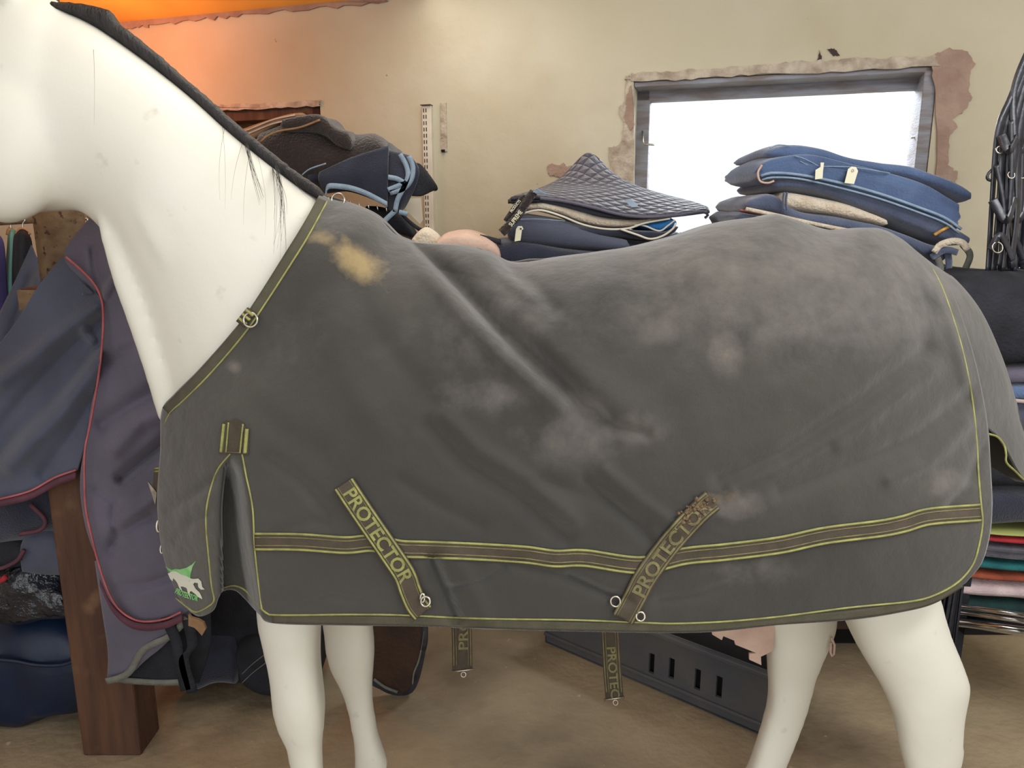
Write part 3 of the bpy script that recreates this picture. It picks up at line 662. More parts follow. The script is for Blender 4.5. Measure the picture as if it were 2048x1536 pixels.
def rug_side(name, T, B, L, Rr, nu, nv, inset=0.0, vpow=1.5):
    px, py = coons(T, B, L, Rr, nu, nv, vpow); Y = depth(px, py) + inset
    Y = np.minimum(Y, YH)
    Y[0] = YH if inset == 0 else Y[0]
    V = Pn(px, py, Y).reshape(-1, 3); W2 = V.copy(); W2[:, 1] = 2 * YH - W2[:, 1]
    f = grid_faces(nv, nu); k = nv * nu; f2 = [tuple(i + k for i in reversed(q)) for q in f]
    o = mesh_obj(name, np.vstack([V, W2]), f + f2, M['rug'], rug)
    # dirt that sits on the cloth, plus window glare painted in as pale colour
    st = np.zeros(px.shape); 
    for (x, y, rx, ry, an, a) in ((715, 522, 80, 34, 28, 1.0), (650, 482, 45, 20, 10, .75), (735, 545, 50, 22, 10, .6), (705, 560, 60, 60, 0, .3), (1430, 995, 60, 26, -20, .35), (1405, 1020, 50, 26, -40, .6), (1325, 1100, 16, 90, 35, .35), (1458, 715, 22, 34, 0, .30), (1950, 690, 1, 1, 0, 0)):
        ca, sa = math.cos(R(an)), math.sin(R(an)); dx, dy = px - x, py - y
        st = np.maximum(st, a * np.exp(-(((dx * ca + dy * sa) / rx) ** 2 + ((-dx * sa + dy * ca) / ry) ** 2)))
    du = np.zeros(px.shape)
    for (x, y, rx, ry, a) in ((1600, 570, 420, 150, .42), (1452, 700, 38, 54, .5), (1320, 660, 50, 42, .42), (1270, 860, 70, 40, .36), (1170, 830, 60, 60, .4), (1600, 680, 180, 40, .16), (1700, 650, 120, 50, .14), (970, 790, 110, 40, .35), (1000, 640, 200, 160, .25), (1480, 1010, 60, 30, .5), (1890, 965, 50, 30, .45), (1500, 1140, 100, 30, .3),  # first broad patch paints window glare onto the upper right
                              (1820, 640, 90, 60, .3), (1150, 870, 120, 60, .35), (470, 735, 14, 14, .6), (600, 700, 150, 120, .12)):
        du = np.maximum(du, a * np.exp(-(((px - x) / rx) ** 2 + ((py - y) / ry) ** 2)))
    for nm, arr in (('stain', st), ('dust_glare', du)):
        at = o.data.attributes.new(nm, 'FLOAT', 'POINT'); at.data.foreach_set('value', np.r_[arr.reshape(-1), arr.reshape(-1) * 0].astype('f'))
    if inset == 0:
        bm = bmesh.new(); bm.from_mesh(o.data); bmesh.ops.remove_doubles(bm, verts=bm.verts, dist=1e-5); bm.to_mesh(o.data); bm.free()
        o.data.polygons.foreach_set('use_smooth', [True] * len(o.data.polygons))
    sd = o.modifiers.new('cloth', 'SOLIDIFY'); sd.thickness = .004; sd.offset = 0
    return o
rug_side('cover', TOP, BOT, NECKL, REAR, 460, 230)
rug_side('tail_flap', [(1860, 536), (1868, 532)] + CR[1:], [(1850, 560), (1890, 640), (1935, 760), (1962, 840), (2000, 880), (2040, 950), (2078, 985)], [(1860, 536), (1850, 560)], [(2078, 975), (2078, 985)], 70, 50, .006, 1.0)

def rpipe(name, line, r=.0024, m='green', off=.004, n=None): return pipe(name, line, dp(off), r, M[m], rug, n)
def band(name, line, wpx, m, off=.003, n=60, th=.0025, parent=None, wy=None):
    c = cr(line, n); g = np.gradient(c[:, :2], axis=0); g /= np.linalg.norm(g, axis=1)[:, None]
    V = []; K = 5
    for i in range(n):
        for k in range(K):
            o_ = (k / (K - 1) - .5) * wpx
            x, y = c[i, 0] + g[i, 1] * o_, c[i, 1] - g[i, 0] * o_; V.append(P(x, y, dp(off)(x, y)))
    o = mesh_obj(name, V, grid_faces(n, K), M[m] if isinstance(m, str) else m, parent or rug)
    sd = o.modifiers.new('t', 'SOLIDIFY'); sd.thickness = th; sd.offset = 0
    return o
# neck binding and piping
nb = [(647, 395), (611, 462), (581, 510), (509, 624), (469, 677), (410, 744), (360, 795), (333, 822)]
band('neck_binding', nb, 20, 'bind', .003, 70)
rpipe('piping', [(658, 396), (620, 466), (590, 515), (518, 626), (477, 682), (418, 750), (368, 800), (340, 826), (328, 850)], .0018)
rpipe('piping', [(1862, 532), (1888, 585), (1922, 690), (1943, 790), (1953, 880), (1957, 950), (1962, 1010), (1965, 1045), (1958, 1090), (1945, 1130), (1915, 1165), (1870, 1190), (1820, 1203), (1700, 1215), (1560, 1233), (1450, 1243), (1350, 1247), (1280, 1245), (1150, 1240), (1000, 1238), (905, 1235), (800, 1230), (700, 1229), (560, 1230), (530, 1224), (500, 1190), (484, 1176), (465, 1171), (446, 1176)], .0019, n=260)
rpipe('piping', [(462, 906), (438, 935), (425, 965), (414, 1010), (412, 1050), (416, 1100), (423, 1170), (428, 1200), (415, 1214), (392, 1224), (374, 1214), (352, 1196)], .0018, n=120)
rpipe('piping', [(484, 906), (492, 950), (505, 1015), (509, 1090), (515, 1150), (524, 1220)], .0018, n=80)
rpipe('piping', [(1978, 868), (1995, 874), (2008, 890), (2012, 908), (2013, 925), (2030, 942), (2050, 962)], .0022, off=-.0005)
hb = [(360, 1200), (374, 1222), (398, 1236), (424, 1226)]
band('hem_binding', [(545, 1237), (700, 1240), (850, 1243), (1000, 1248), (1200, 1253), (1400, 1254), (1560, 1240), (1700, 1229), (1800, 1214), (1865, 1198), (1922, 1166)], 17, 'bind', .002, 150)
# horizontal webbing band
tl = [(509, 1083), (600, 1084), (690, 1090), (745, 1086), (800, 1097), (850, 1099), (950, 1103), (1050, 1109), (1110, 1117), (1170, 1116), (1280, 1130), (1370, 1112), (1450, 1104), (1560, 1090), (1650, 1071), (1760, 1057), (1810, 1047), (1860, 1033), (1960, 1025)]
wb = band('webbing_band', tl, 34, 'web', .004, 170)
def offs(line, o, n=120):
    c = cr(line, n); g = np.gradient(c[:, :2], axis=0); g /= np.linalg.norm(g, axis=1)[:, None]
    return [(c[i, 0] + g[i, 1] * o, c[i, 1] - g[i, 0] * o) for i in range(n)]
for o_, r_, mm in ((15.5, .0024, 'green'), (8, .0012, 'greenw'), (-8, .0012, 'greenw'), (-15.5, .0024, 'green')):
    l = offs(tl, o_); pipe('webbing_stripe', l, dp(.0055), r_, M[mm], wb, 200)
# lettered surcingle straps
def strap(line, wpx, word, wline, hpx, flip, m2='green'):
    s = band('surcingle_strap', line, wpx, 'web', .009, 70, .003)
    for o_ in (wpx / 2 - 4, -wpx / 2 + 4):
        pipe('strap_stripe', offs(line, o_, 60), dp(.0105), .0021, M[m2], s, 100)
        pipe('strap_stripe', offs(line, o_ * .72, 60), dp(.0105), .0008, M['greenw'], s, 100)
    if word: lettering('lettering', word, wline, hpx, dp(.0115), M[m2], s, flip=flip)
    return s
s1 = strap([(687, 968), (716, 1012), (750, 1062), (783, 1110), (809, 1150), (820, 1180), (832, 1208), (846, 1226)], 46, 'PROTECTOR', [(697, 981), (725, 1024), (756, 1070), (786, 1116), (806, 1145), (814, 1164)], 29, 1)
s2 = strap([(1246, 1238), (1271, 1192), (1290, 1156), (1330, 1100), (1362, 1062), (1398, 1024), (1425, 1001)], 46, 'PROTECTOR', [(1276, 1190), (1293, 1157), (1331, 1101), (1362, 1064), (1398, 1025), (1418, 1007)], 29, 1, 'greenw')
def bolt(name, c, r, Y, par, tube=.0022, ax='Y', n=20, sx=1):
    pts = []; C0 = P(c[0], c[1], Y)
    for k in range(n):
        a = 2 * math.pi * k / n; pts.append(C0 + Vector((r * math.cos(a) * sx, .3 * r * math.sin(a), r * math.sin(a))))
    mb = MB(); mb.tube(pts, tube, 8, closed=True); return mb.build(name, M['steel'], par)
bolt('buckle', (851, 1203), .0085, dp(.022)(851, 1203), s1); bolt('buckle', (845, 1196), .0075, dp(.018)(845, 1196), s1, sx=.5)
bolt('buckle', (1231, 1203), .009, dp(.012)(1231, 1203), s2); bolt('buckle', (1281, 1233), .008, dp(.012)(1281, 1233), s2)
mb = MB(); rr = random.Random(2)
for k in range(46):
    x = 1392 + rr.gauss(0, 15); y = 1016 + rr.gauss(0, 9) - (x - 1392) * .35; q = rr.uniform(.002, .006); c0 = P(x, y, dp(.012)(x, y))
    mb.add([c0 + Vector(v) * q for v in ((1, 0, 0), (-1, 0, 0), (0, .8, 0), (0, -.8, 0), (0, 0, 1), (0, 0, -1))], [(0, 2, 4), (2, 1, 4), (1, 3, 4), (3, 0, 4), (2, 0, 5), (1, 2, 5), (3, 1, 5), (0, 3, 5)])
o = mb.build('dried_mud', M['mud'], rug); o['kind'] = 'stuff'; o['label'] = 'crust of dried mud on the rear strap'
# shoulder patch
sp = poly('shoulder_patch', [(446, 845), (453, 842), (458, 846), (470, 838), (486, 846), (490, 856), (497, 860), (496, 909), (438, 907)], dp(.006), M['web'], rug, .003)
for (a, b, r_) in (((448, 848), (442, 904), .0032), ((457, 845), (452, 905), .0016), ((486, 848), (480, 906), .0018), ((494, 858), (490, 906), .0036)):
    pipe('patch_stripe', [a, b], dp(.009), r_, M['green'], sp, 16)
pipe('patch_seam', [(452, 904), (480, 905)], dp(.009), .0010, M['steel'], sp, 12)
# D-ring at the neck edge
kp = band('ring_keeper', [(481, 648), (503, 621)], 19, 'web', .007, 10, .005)
for t in (-11, 0, 11):
    cx_, cy_ = 492 - t * .62, 634 + t * .78
    pipe('keeper_stripe', [(cx_ - 7, cy_ - 6), (cx_ + 8, cy_ + 6)], dp(.011), .0030, M['green'], kp, 8)
bolt('neck_ring', (501, 640), .0128, dp(.014)(496, 636), rug, .0022)
bolt('neck_ring', (676, 400), .013, 1.55, rug, .0018)
# front closure seen edge-on at the chest
cc = MB()
cs_ = mesh_obj('chest_strap', [P(312, 934, 1.53), P(334, 932, 1.49), P(330, 985, 1.49), P(308, 985, 1.53)], [(0, 1, 2, 3)], M['web'], rug, False)
sd = cs_.modifiers.new('t', 'SOLIDIFY'); sd.thickness = .004
for y in (937, 943, 978): pipe('strap_stripe', [(310, y, 1.525), (332, y - 2, 1.482)], 0, .0024, M['green'], cs_, 6)
poly('buckle_plate', [(296, 962), (314, 985), (311, 1010)], 1.51, M['steel'], cs_, .003)
bolt('chest_buckle', (318, 1052), .012, 1.50, rug, .003, sx=.4); bolt('chest_buckle', (324, 1098), .009, 1.50, rug, .002, sx=.4)
# emblem on the front flap
gp = poly('emblem', [(331, 1133), (343, 1140), (351, 1138), (360, 1139), (374, 1135), (384, 1129), (392, 1121), (385, 1134), (381, 1148), (380, 1162), (376, 1180), (366, 1168), (352, 1162), (344, 1148)], dp(.006), M['green_print'], rug, .001)
poly('emblem_horse', [(336, 1147), (344, 1143), (352, 1143), (362, 1149), (372, 1152), (381, 1157), (387, 1158), (396, 1157), (402, 1163), (404, 1174), (409, 1179), (402, 1179), (397, 1174), (396, 1166), (389, 1165), (386, 1169), (391, 1178), (398, 1184), (403, 1194), (404, 1198), (397, 1194), (391, 1188), (383, 1182), (379, 1184), (380, 1194), (376, 1186), (374, 1176), (366, 1173), (361, 1173), (364, 1182), (359, 1176), (355, 1166), (351, 1160), (346, 1156), (345, 1162), (341, 1158)], dp(.0075), M['white_print'], gp, .001)
lettering('lettering', 'PROTECTOR', [(352, 1181), (372, 1190), (396, 1197)], 11, dp(.0075), M['green_print'], gp)
# far-side belly straps hanging under the hem
def hang(line, Y, wpx, word, wl, hpx, flip, lab):
    c = cr(line, 30); V = []
    for q in c: V += [P(q[0] - wpx / 2, q[1], Y), P(q[0] + wpx / 2, q[1] - 4, Y)]
    s = mesh_obj('belly_strap', V, grid_faces(30, 2), M['web'], rug); sd = s.modifiers.new('t', 'SOLIDIFY'); sd.thickness = .003
    s['label'] = lab
    for o_ in (-wpx / 2 + 3, wpx / 2 - 3, -wpx / 2 + 8, wpx / 2 - 8): pipe('strap_stripe', [(q[0] + o_, q[1] - 2) for q in c[::3]], Y - .003, .0016 if abs(o_) > wpx / 2 - 5 else .0009, M['greenw'], s)
    lettering('lettering', word, wl, hpx, Y - .004, M['greenw'], s, flip=flip)
    e = line[-1]; mb = MB(); mb.tube([P(e[0] - wpx / 2 - 3, e[1] + 2, Y - .004), P(e[0] + wpx / 2 + 2, e[1] - 4, Y - .004)], .003); mb.build('strap_bar', M['steel'], s)
    bolt('strap_hook', (e[0] + 2, e[1] + 7), .006, Y - .004, s, .0022)
hang([(922, 1215), (924, 1280), (925, 1342)], 1.70, 40, 'PROTECTOR', [(927, 1299), (923, 1100)], 20, 1, 'lettered strap hanging below the belly, nearer the front legs')
hang([(1219, 1225), (1221, 1280), (1225, 1350), (1229, 1398)], 1.69, 36, 'PROTEC', [(1222, 1294), (1226, 1345), (1231, 1396)], 18, 1, 'lettered strap hanging below the belly, nearer the hind legs')
# pale torn leg-strap lining hanging by the far hind leg
tp = poly('torn_lining', [(1420, 1240), (1424, 1268), (1443, 1279), (1446, 1271), (1468, 1280), (1470, 1288), (1500, 1300), (1512, 1305), (1498, 1306), (1498, 1318), (1522, 1329), (1521, 1312), (1530, 1308), (1545, 1300), (1550, 1240)], 1.64, M['inner'], rug, .006)
mb = MB(); mb.tube([P(1663, 1275, 1.64), P(1669, 1290, 1.64), P(1668, 1308, 1.64), P(1664, 1312, 1.64), P(1661, 1305, 1.64), P(1662, 1285, 1.64)], .003); mb.build('leg_strap_loop', M['inner'], rug)
root_at(rug, (0.15, YH, .7))
# ============================================================ BACKGROUND THINGS
def base(e, px, py, Y): root_at(e, P(px, py, Y)); return e
# ---- slotted rail and shelf boards on the back wall
def rail():
    e = thing('shelf_rail', 'white slotted steel shelf upright screwed to the plaster wall', 'shelf rail')
    s, zt = WH(853, 211, .02); _, zb = WH(853, 640, .02)
    mb = MB(); mb.box((s, -.011, (zt + zb) / 2), (.042, .022, zt - zb), WMAT); mb.build('upright', M['white'], e, False, .002)
    sl = MB(); z = zt - .02
    while z > zb + .02:
        for d in (-.013, -.002): sl.box((s + d, -.0225, z), (.0035, .002, .016), WMAT)
        z -= .026
    o = sl.build('slots', M['dark'], e, False); o['label'] = 'double column of dark slots'
    c = MB(); c.box((s, -.02, zt + .001), (.046, .03, .003), WMAT); c.build('end_cap', M['brown'], e, False)
    root_at(e, WP(s, zb, 0))
rail()
def shelf(x0, x1, pz, Yz, off, lab, m='brown'):
    s0, _ = WH(x0, 500); s1, _ = WH(x1, 500); z = P(1024, pz, Yz).z
    e = thing('wall_shelf', lab, 'shelf')
    mb = MB(); mb.box(((s0 + s1) / 2, -off / 2, z - .012), (s1 - s0, off, .022), WMAT); mb.build('board', M[m], e, False, .003)
    for q in (s0 + .06, s1 - .06):
        b = MB(); b.add([WMAT @ Vector((q + d, -a, z - .024 - c)) for d in (-.004, .004) for a, c in ((0, 0), (off * .9, 0), (off * .9, .02), (0, .10))],
                        [(0, 1, 2, 3), (7, 6, 5, 4), (0, 4, 5, 1), (1, 5, 6, 2), (2, 6, 7, 3), (3, 7, 4, 0)])
        b.build('bracket', M['white'], e, False)
    root_at(e, WP((s0 + s1) / 2, z, 0)); return z

# ---- left pile: fleece rugs on the shelf beside the rail
def cloth_thing(name, lab, cat, group=None): return thing(name, lab, cat, group)
YL = 2.78
shelf(560, 845, 468, YL, .75, 'dark shelf on white brackets under the brown and navy fleece rugs', 'brown')
e = thing('fleece_rug', 'dark brown fleece rug folded on top of the navy pile near the rail', 'rug', 'folded fleece rugs left of the rail')
slab('folds', [(505, 262, 350), (560, 238, 372), (620, 228, 380), (655, 248, 378), (700, 262, 372), (740, 262, 362), (772, 285, 335), (784, 310, 322)], YL, .42, M['brown_fleece'], e, wob=.012, layers=1)
slab('top_fold', [(560, 236, 262), (600, 226, 262), (640, 224, 268), (668, 248, 290), (700, 260, 300)], YL - .04, .3, M['brown_fleece'], e, 24, wob=.008)
pipe('edge_binding', [(520, 285), (535, 272), (560, 262), (600, 255), (640, 240)], YL - .045, .004, M['tan'], e); base(e, 640, 380, YL + .2)
e = thing('tan_rug', 'tan and brown blanket folded behind the brown fleece, under the boarded window', 'rug')
slab('folds', [(455, 262, 330), (490, 250, 300), (540, 232, 262), (580, 224, 240), (605, 222, 236)], YL + .05, .35, M['tan'], e, 26, wob=.008)
for k, (a, b) in enumerate(((0, 0), (8, 8))): pipe('fold_edge', [(470, 268 + a), (500, 258 + b), (545, 240 + b), (590, 230 + a)], YL + .045, .003, M['inner'], e)
base(e, 520, 300, YL + .2)
e = thing('fleece_rug', 'navy fleece rug with broad pale blue trim, folded beneath the brown fleece', 'rug', 'folded fleece rugs left of the rail')
slab('folds', [(610, 335, 372), (650, 322, 374), (700, 312, 380), (740, 296, 392), (772, 280, 404), (786, 300, 410)], YL + .01, .42, M['navy'], e, wob=.008)
patch('front_fold', [[(640, 345, YL - .02), (700, 318, YL - .03), (778, 292, YL - .03)], [(638, 360, YL - .03), (700, 350, YL - .045), (776, 350, YL - .045)], [(650, 384, YL - .02), (700, 384, YL - .03), (774, 410, YL - .03)]], M['navy'], e, 30, 16, .012, wob=.004)
mb = MB(); c = cr([(652, 386), (654, 376), (664, 372), (700, 376), (735, 388), (775, 409)], 40)
mb.ribbon([P(a, b, YL - .052) for a, b in c], Vector((0, .003, .019)), .006); mb.build('trim', M['sky_trim'], e)
mb = MB(); c = cr([(604, 350), (620, 338), (652, 327)], 14); mb.ribbon([P(a, b, YL - .05) for a, b in c], Vector((0, 0, .005)), .004); mb.build('trim', M['sky_trim'], e)
base(e, 700, 410, YL + .2)
e = thing('fleece_rug', 'navy rug end with looping pale blue trim hanging over the shelf edge', 'rug', 'folded fleece rugs left of the rail')
patch('hanging_end', [[(768, 300, YL + .02), (800, 306, YL), (822, 312, YL + .02)], [(770, 350, YL), (800, 352, YL - .03), (838, 345, YL)], [(772, 405, YL), (795, 408, YL - .03), (812, 405, YL)], [(775, 418, YL), (790, 424, YL - .02), (800, 420, YL)]], M['navy'], e, 24, 24, .012, wob=.006)
for ln in ([(800, 308), (812, 330), (816, 352), (806, 378), (795, 400), (790, 424)], [(818, 312), (826, 335), (822, 360), (806, 378), (780, 386)], [(776, 354), (795, 358), (812, 368)], [(776, 380), (796, 372), (812, 366)], [(790, 422), (775, 436), (765, 446)], [(798, 424), (815, 428)]):
    mb = MB(); c = cr(ln, 20); V = [P(a, b, YL - .045) for a, b in c]; wv = []
    for i in range(20):
        t = (V[min(i + 1, 19)] - V[max(i - 1, 0)]).normalized(); wv.append(t.cross(Vector((0, 1, 0))).normalized() * .017)
    mb.ribbon(V, wv, .004); mb.build('trim', M['sky_trim'], e)
base(e, 795, 420, YL)
e = thing('numnah', 'black pad poking out beside the rail, right of the pale blue trim', 'saddle pad')
patch('pad', [[(824, 322, YL + .03), (835, 330, YL + .02), (846, 340, YL + .05)], [(822, 350, YL + .02), (845, 352, YL + .01), (870, 374, YL + .1)], [(808, 388, YL + .02), (835, 392, YL + .01), (868, 376, YL + .1)]], M['black'], e, 20, 14, .02)
base(e, 840, 390, YL + .05)
e = thing('girth', 'black padded girth trailing from the shelf down to the rug', 'girth')
mb = MB(); mb.ribbon([P(a, b, YL) for a, b in cr([(795, 418), (815, 440), (838, 458), (850, 462)], 14)], Vector((0, 0, .016)), .01); mb.build('strap', M['black'], e)
slab('padding', [(725, 412, 440), (760, 414, 452), (800, 430, 470), (825, 462, 476)], YL + .06, .15, M['black'], e, 20)
for k in range(5): pipe('hook', [(700 + k * 18, 402 + k * 3), (702 + k * 18, 412 + k * 3)], YL - .01, .0022, M['chrome'], e, 4)
base(e, 790, 470, YL + .1)
e = thing('shelf_bracket', 'cream painted bracket plate beside the shelf upright', 'bracket')
poly('plate', [(802, 398), (842, 396), (846, 440), (840, 448), (812, 420)], YL + .35, M['white'], e, .004); base(e, 842, 440, YL + .35)
e = thing('cloth_bundle', 'crumpled cream cloth bundle peeping over the rug beside the rail', 'cloth')
slab('cloth', [(820, 480, 500), (835, 462, 500), (850, 455, 500), (868, 468, 502), (880, 486, 504)], 2.35, .12, M['cream'], e, 20, wob=.008); base(e, 850, 500, 2.4)
e = thing('fleece_pad', 'pale pink sheepskin pad lying behind the dip of the rug', 'saddle pad')
slab('fleece', [(868, 484, 512), (890, 466, 512), (925, 461, 514), (960, 468, 518), (985, 482, 522), (1000, 500, 524)], 2.30, .30, M['inner'], e, 30, wob=.006); base(e, 930, 512, 2.4)

# ---- saddle pad stack in the middle
YM = 2.35
shelf(930, 1300, 545, YM + .1, .85, 'dark shelf carrying the saddle pad stack left of the bright window', 'brown')
e = thing('saddle_pad', 'quilted grey navy saddle pad with peaked back and embroidered crest, topmost of the middle stack', 'saddle pad', 'saddle pads in the middle stack')
patch('quilted_top', [[(1092, 380, 2.72), (1130, 352, 2.76), (1162, 318, 2.78), (1178, 309, 2.78), (1196, 320, 2.78), (1225, 350, 2.76), (1262, 374, 2.73), (1300, 388, 2.7)],
                      [(1062, 386, 2.64), (1100, 374, 2.64), (1150, 369, 2.64), (1175, 368, 2.64), (1205, 367, 2.64), (1240, 368, 2.64), (1300, 385, 2.62), (1350, 398, 2.62)],
                      [(1040, 392, 2.50), (1100, 385, 2.48), (1150, 385, 2.48), (1190, 388, 2.48), (1230, 392, 2.48), (1290, 402, 2.48), (1350, 408, 2.5), (1400, 412, 2.52)],
                      [(1028, 396, 2.38), (1080, 396, 2.36), (1130, 402, 2.35), (1185, 414, 2.34), (1240, 428, 2.34), (1290, 433, 2.34), (1350, 430, 2.36), (1414, 422, 2.42)]], M['quilt'], e, 90, 50, .014)
pipe('binding', [(1028, 397, 2.375), (1080, 397, 2.355), (1130, 403, 2.345), (1185, 415, 2.335), (1240, 429, 2.335), (1290, 434, 2.335), (1350, 431, 2.355), (1400, 424, 2.40), (1416, 428, 2.42), (1410, 436, 2.42)], 0, .0045, M['purple_grey'], e)
pipe('rim', [(1400, 412, 2.52), (1412, 416, 2.47), (1416, 424, 2.42)], 0, .006, M['purple_grey'], e)
poly('crest', [(1228, 404), (1236, 402), (1240, 397), (1247, 401), (1256, 400), (1263, 400), (1270, 405), (1278, 408), (1272, 414), (1262, 415), (1254, 419), (1244, 413), (1236, 412)], lambda a, b: float(np.interp(b, [395, 434], [2.452, 2.325])), M['sky_trim'], e, .002)
base(e, 1200, 430, 2.5)
def wavy(name, lab, prof, Yf, D, m, pip, piping_m=None, rr=.0035, py_off=0):
    e = thing(name, lab, 'saddle pad', 'saddle pads in the middle stack')
    slab('pad', prof, Yf, D, M[m], e, 44, wob=.003)
    if pip: pipe('binding', pip, Yf - .006, rr, M[piping_m], e)
    base(e, prof[len(prof) // 2][0], prof[len(prof) // 2][2], Yf + D / 2); return e
wavy('saddle_pad', 'thin slate navy saddle pad directly under the quilted one in the middle stack', [(1018, 392, 404), (1060, 390, 402), (1120, 398, 415), (1180, 412, 430), (1240, 430, 437), (1300, 433, 438), (1330, 432, 436)], 2.37, .3, 'navy_grey', None)
wavy('saddle_pad', 'cream fleece saddle pad with a wavy white edge in the middle stack', [(1045, 404, 424), (1080, 402, 420), (1120, 410, 430), (1160, 420, 446), (1210, 432, 456), (1260, 437, 456), (1300, 436, 444), (1350, 432, 436)], 2.36, .3, 'cream', [(1042, 428), (1070, 421), (1090, 422), (1125, 433), (1165, 449), (1210, 458), (1255, 457), (1290, 446), (1340, 437)], 'white')
e = wavy('saddle_pad', 'bright blue quilted saddle pad with white piping under the cream fleece', [(1262, 438, 452), (1290, 436, 460), (1320, 434, 468), (1342, 434, 462), (1354, 442, 452)], 2.37, .25, 'blue', [(1265, 448), (1290, 452), (1318, 462), (1335, 452), (1350, 440)], 'white', .003)
e = wavy('saddle_pad', 'navy saddle pad with white piping and a blue corner, below the bright blue one', [(1010, 440, 462), (1080, 438, 470), (1160, 450, 474), (1250, 458, 478), (1305, 460, 482), (1335, 462, 476), (1358, 448, 462)], 2.35, .3, 'navy', [(1240, 458), (1275, 470), (1300, 478), (1325, 472), (1345, 458), (1352, 446)], 'white', .0035)
wavy('saddle_pad', 'slate navy saddle pad with a paper tag at its left end', [(1012, 424, 478), (1040, 424, 496), (1100, 432, 500), (1160, 448, 504), (1220, 470, 506), (1260, 480, 504)], 2.34, .3, 'navy_grey', [(1024, 440), (1070, 438), (1130, 442)], 'sky_trim', .0015)
e = wavy('saddle_pad', 'quilted navy saddle pad low in the middle stack beside the window', [(1210, 474, 510), (1250, 476, 512), (1290, 480, 508), (1330, 470, 496), (1362, 462, 478)], 2.40, .28, 'quilt_navy', [(1290, 500), (1330, 482), (1362, 466)], 'sky_trim', .003)
e = wavy('saddle_pad', 'rounded navy saddle pad with gold braid edge at the bottom of the middle stack', [(980, 492, 520), (1000, 478, 540), (1060, 480, 545), (1120, 492, 548), (1180, 500, 548), (1230, 505, 545)], 2.33, .3, 'navy', None)
for d_, r_ in ((0, .004), (6, .0025)): pipe('gold_braid', [(993 + d_, 483), (982 + d_, 496), (981 + d_, 512), (988 + d_, 526), (1000 + d_, 534)], 2.33, r_, M['gold'], e)
e = thing('price_tag', 'white hooked paper tag hanging on the slate navy pads', 'tag')
poly('card', [(1032, 458), (1036, 452), (1044, 452), (1047, 458), (1044, 460), (1041, 481), (1029, 483)], 2.32, M['paper'], e, .001); poly('eyelet', [(1040, 456), (1043, 456), (1043, 459), (1040, 459)], 2.318, M['dark'], e); base(e, 1036, 483, 2.32)
e = thing('brand_ribbon', 'dark lettered ribbon hanging off the left of the pad stack', 'ribbon')
mb = MB(); c = cr([(1068, 384), (1054, 402), (1040, 425), (1024, 445), (1003, 466)], 24); V = [P(a, b, 2.31) for a, b in c]
wv = [(V[min(i + 1, 23)] - V[max(i - 1, 0)]).normalized().cross(Vector((0, 1, 0))).normalized() * .026 for i in range(24)]
mb.ribbon(V, wv, .003); rb = mb.build('ribbon', M['brown_fleece'], e)
lettering('lettering', 'SUPREME', [(1020, 451), (1030, 438), (1042, 422)], 9, 2.305, M['paper'], rb, flip=1)
mb = MB(); c = cr([(1052, 392), (1038, 408), (1024, 428), (1013, 444)], 20); V = [P(a, b, 2.325) for a, b in c]
wv = [(V[min(i + 1, 19)] - V[max(i - 1, 0)]).normalized().cross(Vector((0, 1, 0))).normalized() * .024 for i in range(20)]
mb.ribbon(V, wv, .003); rb2 = mb.build('ribbon', M['brown_fleece'], e)
lettering('lettering', 'PRODUCTS', [(1022, 424), (1030, 413), (1040, 401)], 6, 2.32, M['paper'], rb2, flip=1)
for k in range(4): pipe('cord', [(1066, 384), (1074 + k * 4, 378 + k * 3), (1084 + k * 6, 386 + k)], 2.30, .0014, M['sky_trim'], e)
base(e, 1003, 466, 2.31)
e = thing('black_strap', 'short black strap end sticking out left of the gold braided pad', 'strap')
mb = MB(); mb.ribbon([P(a, b, 2.34) for a, b in cr([(960, 474), (975, 477), (1002, 484)], 10)], Vector((0, .01, .012)), .006); mb.build('strap', M['black'], e); base(e, 1000, 484, 2.34)
for k, (a, b) in enumerate(((392, 396), (398, 401))):
    e = thing('black_strap', ('upper' if k == 0 else 'lower') + ' black strap tip pointing left from under the quilted pad', 'strap', 'strap tips left of the quilted pad')
    mb = MB(); mb.ribbon([P(x, y, 2.36) for x, y in cr([(1022 - 6 * k, b + 2), (1050, a + 2), (1080, a + 3)], 10)], Vector((0, .02, .008)), .006); mb.build('strap', M['black'], e); base(e, 1050, b, 2.36)

# ---- cabinet and rug pile in front of the window, right
e = thing('cabinet', 'dark brown cabinet standing behind the horse, mostly seen below its belly', 'cabinet')
ztop = P(1700, 560, 2.3).z
x0 = P(1420, 1300, 2.45).x; x1 = P(1750, 1300, 2.45).x
mb = MB(); mb.box(((x0 + x1) / 2, 2.62, ztop / 2 + .05), (x1 - x0, .42, ztop - .1)); mb.build('carcass', M['brown'], e, False, .005)
mb = MB(); mb.box(((x0 + x1) / 2, 2.5, ztop - .012), (x1 - x0 + .34, .68, .024)); mb.build('top', M['wood_dk'], e, False, .004)
mb = MB(); mb.box(((x0 + x1) / 2, 2.66, .05), (x1 - x0 - .04, .34, .10)); mb.build('plinth', M['dark'], e, False)
for k in range(3):
    xa = x0 + (x1 - x0) * (k + .5) / 3; d = MB(); d.box((xa, 2.402, ztop / 2 + .05), ((x1 - x0) / 3 - .01, .018, ztop - .2)); dd = d.build('door', M['brown'], e, False, .003)
    h = MB(); h.tube([(xa + .1, 2.395, .9), (xa + .1, 2.37, .92), (xa + .1, 2.37, 1.0), (xa + .1, 2.395, 1.02)], .005); h.build('handle', M['steel'], dd)
root_at(e, ((x0 + x1) / 2, 2.5, 0))
YR = 2.18
